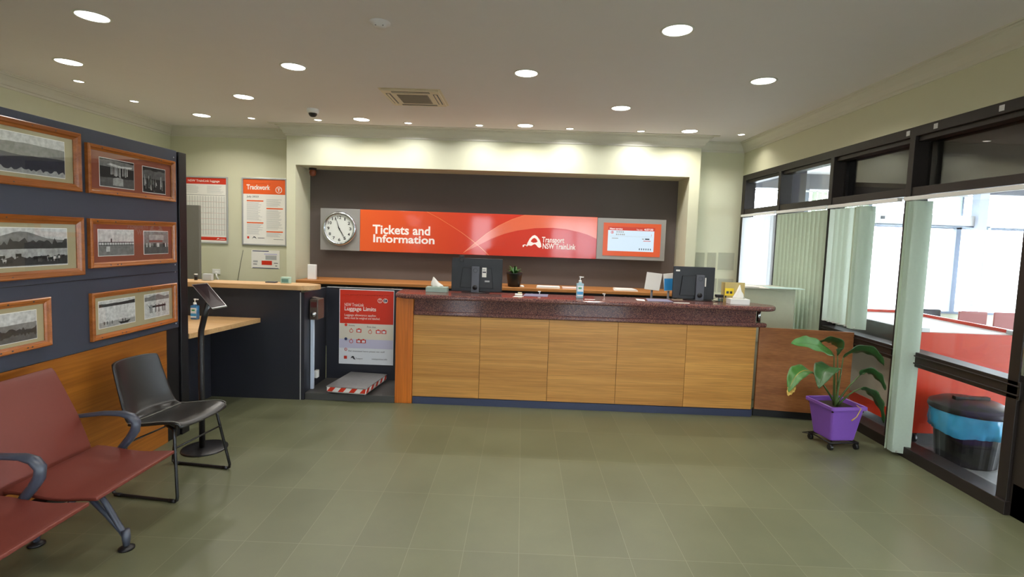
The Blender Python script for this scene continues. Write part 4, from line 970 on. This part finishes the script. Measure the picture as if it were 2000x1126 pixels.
t = monitor((1.79, 5.34, ZC), math.radians(-4), 'black computer monitor seen from behind, right on the counter', .42, .335, .055)
B(-.185, -.145, -.003, 0, .295, .312).build('asset_label', M_paper, t); B(.10, .112, -.05, -.0485, .15, .24).build('barcode_label', M_paper, t)
def tissue_box(loc, rz, label, w_, d_, h_, mat, tuft, seed):
    t = thing('tissue_box', label, 'tissue box', loc, rz)
    B(-w_/2, w_/2, -d_/2, d_/2, 0, h_).build('carton', mat, t, bevel=.003)
    b = MB(); rnd = random.Random(seed)
    n_ = 14; rings = []
    for j, (r_, z_) in enumerate(((.055, h_-.002), (.05, h_+.02), (.036, h_+.045), (.02, h_+.07), (.004, h_+tuft))):
        rings += [((r_*(1+.35*math.sin(i*2.2+j+seed)))*math.cos(2*PI*i/n_)-.01*j*(1 if seed == 1 else -.2), r_*.45*(1+.4*math.sin(i*3+seed))*math.sin(2*PI*i/n_), z_+rnd.uniform(-.004, .004)) for i in range(n_)]
    b.faces(rings, [(j*n_+i, j*n_+(i+1) % n_, (j+1)*n_+(i+1) % n_, (j+1)*n_+i) for j in range(4) for i in range(n_)], None, True); b.build('tissue', M_paper, t, solid=.0015)
tissue_box((-.87, 5.28, ZC), 0, 'sage green tissue box with tissue pulled up, left end of granite counter', .22, .12, .05, plain('sage_carton', rgb(152, 172, 160), .6), .10, 1)
tissue_box((2.165, 5.12, ZC), 0, 'white tissue box with tall tissue, right end of granite counter', .19, .11, .055, M_white, .135, 2)
# yellow sign card in clear box
t = thing('card_box', 'clear and buff open box with a yellow sticker behind the white tissue box', 'box', (2.20, 5.30, ZC))
b = MB(); b.box(-.12, .12, .04, .045, 0, .20); b.box(-.12, -.115, -.05, .04, 0, .20); b.build('card_shell', plain('buff_card', rgb(204, 184, 120), .6), t)
B(-.12, -.03, -.055, -.05, .07, .145).build('yellow_sticker', plain('yellow_label', rgb(246, 214, 40), .5), t)
B(-.105, -.08, -.0556, -.055, .09, .115).build('sticker_print', M_pdark, t); B(-.07, -.045, -.0556, -.055, .09, .115).build('sticker_print', M_pdark, t)
# black box on jars
for i, xx in enumerate((2.05, 2.085)):
    t = thing('ink_jar', 'small jar with dark lid beside the right monitor, %s of two' % ('left' if i == 0 else 'right'), 'jar', (xx, 5.30, ZC), 0, 'small jars by the monitor')
    MB().cyl((0, 0, 0), .014, .032, 14).build('glass_body', plain('jar_teal', rgb(110, 140, 136), .2), t); MB().cyl((0, 0, .032), .015, .012, 14).build('lid', M_white, t)
o = B(-.05, .05, -.03, .03, 0, .028).build('card_reader', M_black, loc=(2.06, 5.30, ZC+.0445), bevel=.006); tag(o, 'flat black reader resting on the two small jars', 'card reader')
o = MB().tube([(1.93, 5.24, 1.14), (1.97, 5.23, 1.122), (2.02, 5.25, 1.123), (2.0, 5.3, 1.128), (1.98, 5.32, 1.14), (2.03, 5.30, 1.165)], .003, 6).build('cable', M_black); tag(o, 'black cable looping beside the right monitor on the counter', 'cable')
# mats, cards, clips
def flat(name, label, cat, pts, th, mat, z0=ZC, group=None):
    cx = sum(p[0] for p in pts)/len(pts); cy = sum(p[1] for p in pts)/len(pts)
    b = MB(); b.prism([(p[0]-cx, p[1]-cy) for p in pts], 0, th, 'z'); o = b.build(name, mat, loc=(cx, cy, z0)); return tag(o, label, cat, group)
M_mat = plain('blue_grey_mat', rgb(112, 112, 140), .5)
flat('counter_mat', 'blue-grey mat on the granite left of the sanitiser bottle', 'mat', [(.02, 5.16), (.27, 5.16), (.29, 5.38), (.05, 5.38)], .003, M_mat, group='counter mats')
flat('counter_mat', 'blue-grey mat on the granite left of the right monitor', 'mat', [(1.27, 5.10), (1.52, 5.10), (1.52, 5.32), (1.30, 5.32)], .003, M_mat, group='counter mats')
flat('paper_slip', 'white paper slip lying flat in front of the left counter mat', 'paper', [(-.08, 5.05), (.0, 5.05), (.03, 5.11), (-.06, 5.11)], .002, M_paper)
flat('paper_slip', 'white paper slip lying right of the sanitiser bottle', 'paper', [(.63, 5.05), (.73, 5.05), (.74, 5.075), (.64, 5.075)], .002, M_paper)
flat('paper_slip', 'white paper slip beside the right counter mat', 'paper', [(1.17, 5.13), (1.24, 5.10), (1.26, 5.22), (1.18, 5.26)], .002, M_paper)
flat('paper_slip', 'white paper slip in front of the right monitor', 'paper', [(1.5, 5.03), (1.66, 5.03), (1.67, 5.06), (1.52, 5.06)], .002, M_paper)
for (xx, l) in ((-.02, 'small cream calculator pad left of the left counter mat'),):
    t = thing('card_reader', l, 'card reader', (xx, 5.2, ZC)); B(-.04, .035, -.03, .04, 0, .015).build('body', M_paper, t, bevel=.003); B(-.01, .03, .0, .035, .015, .03).build('slot', plain('beige_plastic', rgb(190, 184, 150), .5), t)
for xx, l in ((.196, 'small white microphone stub behind the left counter mat'), (.872, 'small white microphone stub right of the sanitiser bottle')):
    t = thing('microphone', l, 'microphone', (xx, 5.35, ZC), 0, 'small white microphone stubs'); MB().cyl((0, 0, 0), .006, .03, 10).build('stem', M_white, t); B(-.018, .012, -.008, .008, .026, .036).build('head', M_white, t, bevel=.003)
# on the back shelf
ZS = .995
flat('paper_sheet', 'white papers on the back shelf left of the sanitiser bottle', 'papers', [(.22, 7.36), (.56, 7.36), (.56, 7.55), (.24, 7.55)], .025, M_paper, ZS)
flat('paper_sheet', 'white papers with pink edge on the back shelf behind the sanitiser bottle', 'papers', [(.60, 7.36), (.84, 7.36), (.84, 7.55), (.60, 7.55)], .02, plain('pinkish_paper', rgb(228, 206, 196), .7), ZS)
for i, l in enumerate(('white magazine at the bottom of the pile on the back shelf', 'white magazine on top of the pile on the back shelf')):
    flat('magazine', l, 'magazine', [(1.34+.03*i, 7.38+.02*i), (1.68-.02*i, 7.36), (1.68-.05*i, 7.56), (1.36, 7.58)], .014, M_paper, ZS+.014*i, 'magazines on the back shelf')
o = MB().lathe([(0, .03), (.02, .028), (.035, .012), (.03, 0), (0, 0)], n=12).build('crumpled_tissue', M_paper, loc=(-.26+.27, 7.42, ZS)); tag(o, 'white crumpled tissue on the back shelf beside the small plant', 'tissue')
t = thing('phone_cradle', 'white upright dispenser box at the left end of the back shelf', 'dispenser', (-3.09, 7.48, ZS)); B(-.06, .06, -.03, .03, 0, .22).build('case', M_white, t, bevel=.008); B(.085, .09, -.02, .03, 0, .15).build('clear_card', M_frost, t)
# small potted plant
t = thing('small_plant', 'small spiky green plant in a black pot on the back shelf', 'potted plant', (-.105, 7.46, ZS))
MB().lathe([(0, 0), (.088, 0), (.115, .19), (.12, .2), (.11, .2), (.105, .175), (0, .17)], n=28).build('pot', M_black, t)
for i in range(15):
    a = i*2.4; ln = .10+.06*((i*7) % 5)/5; el = .35+.9*((i*3) % 7)/7
    bs = Vector((.02*math.cos(a), .02*math.sin(a), .18)); tp = bs+Vector((math.cos(a)*math.cos(el)*ln*1.1, math.sin(a)*math.cos(el)*ln*1.1, math.sin(el)*ln))
    md_ = bs*.45+tp*.55+Vector((0, 0, .045)); b, sp = leaf(bs, md_, tp, .016, fold=.3, wave=.0, seed=i); b.build('leaf', M_leaf2 if i % 2 else M_leaf, t, solid=.001)
# document holders
t = thing('document_holder', 'copy holder with white pages left of the right monitor', 'document holder', (1.42, 5.55, 0))
b = MB(); b.prism([(-.085, 1.20), (.075, 1.185), (.10, 1.37), (-.065, 1.385)], 0, .008, 'y'); b.build('white_page', M_paper, t); MB().cyl((0, .02, 0), .012, 1.2, 12).build('stalk', M_dgrey, t)
t = thing('brochure_holder', 'holder with blue and white brochure beside the right monitor', 'document holder', (1.60, 5.55, 0))
b = MB(); b.prism([(-.05, 1.185), (.06, 1.195), (.05, 1.385), (-.07, 1.37)], 0, .008, 'y', M_paper); b.prism([(-.052, 1.19), (.055, 1.20), (.048, 1.325), (-.058, 1.32)], -.001, 0, 'y', M_pblue); b.build('brochure', None, t); MB().cyl((0, .02, 0), .012, 1.2, 12).build('stalk', M_dgrey, t)
# filing cabinet with papers near the blinds
t = thing('storage_cabinet', 'pale green-grey storage cabinet between the counter and the sage blind', 'cabinet', (2.70, 5.85, 0))
B(-.28, .31, -.2, .3, 0, 1.245).build('body', plain('pale_sage_metal', rgb(186, 188, 164), .3), t, bevel=.004)
B(-.27, .30, -.208, -.2, .65, 1.23).build('door', plain('pale_sage_metal', rgb(186, 188, 164), .3), t, bevel=.002)
for i, (pts, l) in enumerate([([(2.36, 5.62), (2.95, 5.60), (3.0, 5.9), (2.4, 5.95)], 'wide white sheet spread over the storage cabinet top'), ([(2.7, 5.60), (3.06, 5.56), (3.1, 5.75), (2.74, 5.85)], 'white and teal leaflet overhanging the storage cabinet edge'), ([(2.30, 5.7), (2.6, 5.62), (2.66, 5.85), (2.34, 5.95)], 'white leaflet at the left end of the storage cabinet top')]):
    flat('leaflet', l, 'leaflet', pts, .004, M_paper if i != 1 else plain('teal_white', rgb(196, 222, 216), .6), 1.245+.005*i, 'leaflets on the storage cabinet')
# clear pockets on the back wall right
for i, (a, c, v0, v1, l) in enumerate(((2.60, 2.73, 1.33, 1.58, 'top left clear pocket on the cream wall beside the bulkhead'), (2.78, 2.90, 1.33, 1.585, 'top middle clear pocket on the cream wall'), (2.94, 3.17, 1.34, 1.59, 'top right clear pocket with page on the cream wall'), (2.86, 2.93, 1.0, 1.2, 'lower left clear pocket on the cream wall'), (2.96, 3.18, 1.0, 1.2, 'lower right clear pocket on the cream wall'))):
    t = thing('wall_pocket', l, 'document pocket', ((a+c)/2, YB, (v0+v1)/2), 0, 'clear document pockets'); h = (c-a)/2; hv = (v1-v0)/2
    B(-h, h, -.002, 0, -hv, hv).build('page', plain('faded_page', rgb(204, 200, 174), .7), t); B(-h-.005, h+.005, -.01, -.008, -hv-.01, hv).build('clear_front', M_frost, t)
# items on the left counter
t = thing('clear_container', 'clear plastic container of white leaflets on the left timber top', 'container', (-3.20, 5.15, 1.165)); b = MB()
for q_ in ((-.05, .05, -.03, -.027), (-.05, .05, .027, .03), (-.05, -.047, -.03, .03), (.047, .05, -.03, .03)): b.box(q_[0], q_[1], q_[2], q_[3], 0, .075)
b.build('case', M_frost, t); B(-.043, .043, -.023, .023, .002, .068).build('leaflets', M_pwhite, t)
t = thing('desk_camera', 'tiny black gadget with white cap on the left timber top', 'gadget', (-3.325, 5.15, 1.165)); MB().cyl((0, 0, 0), .016, .055, 14).build('body', M_black, t); MB().cyl((0, 0, .055), .017, .008, 14).build('cap', M_white, t)
o = B(-.05, .05, -.03, .03, 0, .01).build('notepad', M_pdark, loc=(-2.55, 5.16, 1.165)); tag(o, 'thin dark pad beside the green card box on the left timber top', 'pad')
t = thing('card_dispenser', 'small pale green card box at the right end of the left timber top', 'box', (-2.40, 5.16, 1.165)); B(-.045, .045, -.025, .025, 0, .062).build('box', plain('mint_card', rgb(176, 206, 190), .5), t, bevel=.002); B(-.035, .035, -.027, -.025, .01, .045).build('card', plain('mint_dark', rgb(96, 140, 130), .5), t)

# ------------------------------------------------------------------ beyond the glass
t = thing('red_luggage_counter', 'long orange-red counter on castors with white top beyond the glass', 'counter', (3.94, 5.2, 0))
B(-.43, .43, -.70, -.68, .10, 1.0).build('end_panel', M_redbox, t); B(.41, .43, -.68, .68, .1, 1.0).build('side_panel', M_redbox, t); B(-.43, .43, .66, .68, .1, 1.0).build('rear_panel', M_redbox, t)
B(-.43, -.41, -.68, .66, .1, .22).build('bottom_rail', M_redbox, t); B(-.43, -.41, -.68, -.62, .22, 1.0).build('corner_upright', M_redbox, t)
B(-.425, -.41, -.62, .66, .72, 1.0).build('grey_fascia', plain('grey_fascia', rgb(96, 96, 92), .5), t)
B(-.425, -.41, -.36, .66, .22, .72).build('beige_door', plain('beige_door', rgb(186, 178, 158), .5), t); B(-.428, -.41, -.62, -.36, .22, .93).build('timber_door', wood('red_timber', rgb(140, 72, 48), rgb(120, 60, 40), 'z'), t)
B(-.41, .41, -.66, .66, .10, .98).build('carcass', plain('grey_fascia', rgb(96, 96, 92), .5), t)
B(-.41, .41, -.68, .66, .985, 1.005).build('top', M_white, t); b = MB(); b.box(.41, .44, -.70, .68, 1.0, 1.035); b.box(-.44, .44, .66, .69, 1.0, 1.035); b.build('top_rim', M_redbox, t)
for sx in (-.4, .38): B(sx-.03, sx+.04, -.70, -.64, 1.004, 1.04).build('corner_cap', M_alu, t)
for sx in (-.38, .38):
    for sy in (-.64, .6): b = MB(); b.cyl((sx-.015, sy, .04), .04, .03, 16, axis='x'); b.box(sx-.02, sx+.02, sy-.02, sy+.02, .05, .10); b.build('castor', M_black, t)
t = thing('rubbish_bin', 'round black rubbish bin with blue liner beyond the glass', 'bin', (3.70, 4.17, 0))
b = MB(); n_ = 60; lv = []
for z_, r_ in ((0, .185), (.01, .195), (.36, .23), (.42, .235)):
    lv.append(([((r_+.006*((i % 5) < 3))*math.cos(2*PI*i/n_), (r_+.006*((i % 5) < 3))*math.sin(2*PI*i/n_)) for i in range(n_)], z_))
ring_loft(b, lv); b.lathe([(0, 0), (.19, 0)], n=20); b.build('tub', M_black, t)
b = MB(); n_ = 72; lv = []
for j, (z_, r_) in enumerate(((.235, .238), (.26, .252), (.31, .256), (.37, .258), (.42, .262), (.44, .25))):
    lv.append(([((r_+.007*math.sin(i*.9+j*1.3)+.005*math.sin(i*2.3+j))*math.cos(2*PI*i/n_), (r_+.007*math.sin(i*.9+j*1.3)+.005*math.sin(i*2.3+j))*math.sin(2*PI*i/n_)) for i in range(n_)], z_+(.022*math.sin(i*.35) if j == 0 else 0)))
vs = []
for j, (pp, z_) in enumerate(lv): vs += [(x_, y_, z_+(.025*math.sin(i*.26) if j == 0 else 0)) for i, (x_, y_) in enumerate(pp)]
b.faces(vs, [(i*n_+j, i*n_+(j+1) % n_, (i+1)*n_+(j+1) % n_, (i+1)*n_+j) for i in range(len(lv)-1) for j in range(n_)], None, True); b.build('liner', M_liner, t)
b = MB(); b.lathe([(.272, .425), (.275, .44), (.268, .47), (.20, .505), (.10, .52), (0, .523)], n=48); b.lathe([(.272, .425), (.24, .425)], n=48); b.box(-.14, .14, -.02, .02, .51, .54); b.build('lid', M_black, t, bevel=.004)
M_seat2 = plain('dusty_red_seat', rgb(150, 84, 78), .5)
for i, (a, l) in enumerate(((6.78, 'dusty red seat back beyond the red counter, left of two'), (7.32, 'dusty red seat back beyond the red counter, right of two'))):
    t = thing('waiting_seat', l, 'seat', (a+.22, 8.0, 0), 0, 'red seats in the far room')
    b = MB(); b.prism([(-.22, .42), (.22, .42), (.22, .81), (-.22, .81)], 0, .02, 'y'); b.build('backrest', M_seat2, t, bevel=.01); B(-.22, .22, .02, .45, .40, .42).build('seat', M_seat2, t, bevel=.005)
    B(-.2, -.17, .02, .4, 0, .40).build('leg', M_black, t); B(.17, .2, .02, .4, 0, .40).build('leg', M_black, t)
t = thing('dark_bench', 'dark low seat beyond the red counter left of the dusty red seats', 'seat', (6.35, 8.2, 0)); B(-.3, .33, 0, .05, .4, .80).build('backrest', M_black, t, bevel=.02); B(-.3, .33, .05, .5, .36, .42).build('seat', M_black, t); B(-.25, -.2, .05, .45, 0, .36).build('leg', M_black, t); B(.2, .25, .05, .45, 0, .36).build('leg', M_black, t)
t = thing('door_operator', 'long white automatic door operator box on the far window', 'door operator', (7.45, 9.44, 2.28)); B(-1.13, .92, -.07, .075, -.09, .09).build('case', M_white, t, bevel=.005); B(-1.1, .9, -.06, .06, -.115, -.09).build('track', M_fr2, t); B(-1.05, -.98, -.075, -.07, -.01, .04).build('sensor', M_dgrey, t)
o_ = thing('far_blind', 'vertical blind half drawn on the far window above the door operator', 'blind', (7.7, 9.56, 0), 0, 'far room blinds')
B(-.2, 3.6, -.02, .02, 2.72, 2.75).build('headrail', M_white, o_)
for i in range(4):
    b = MB(); xx = -.16+i*.11; b.sheet(lambda u, v, xx=xx: (xx+.1*u, .02*math.sin(PI*u), 2.2+.52*v), 3, 1); b.build('vane', M_blind, o_)
for i in range(3):
    b = MB(); xx = .62+i*.08; b.sheet(lambda u, v, xx=xx: (xx+.075*u, .03*u, .65+2.07*v), 3, 1); b.build('vane', M_blind, o_)
t = thing('far_blind', 'drawn vertical blind on the far window seen through the second transom', 'blind', (5.9, 9.56, 0), 0, 'far room blinds'); B(-2.4, .4, -.02, .02, 2.72, 2.75).build('headrail', M_white, t)
for i in range(11): b = MB(); xx = -.64+i*.095; b.sheet(lambda u, v, xx=xx: (xx+.09*u, .01*math.sin(PI*u), .65+2.07*v), 3, 1); b.build('vane', M_blind2, t)
for i in range(3): b = MB(); xx = -2.4+i*.12; b.sheet(lambda u, v, xx=xx: (xx+.1*u, .03*u, .65+2.07*v), 3, 1); b.build('vane', M_blind, t)
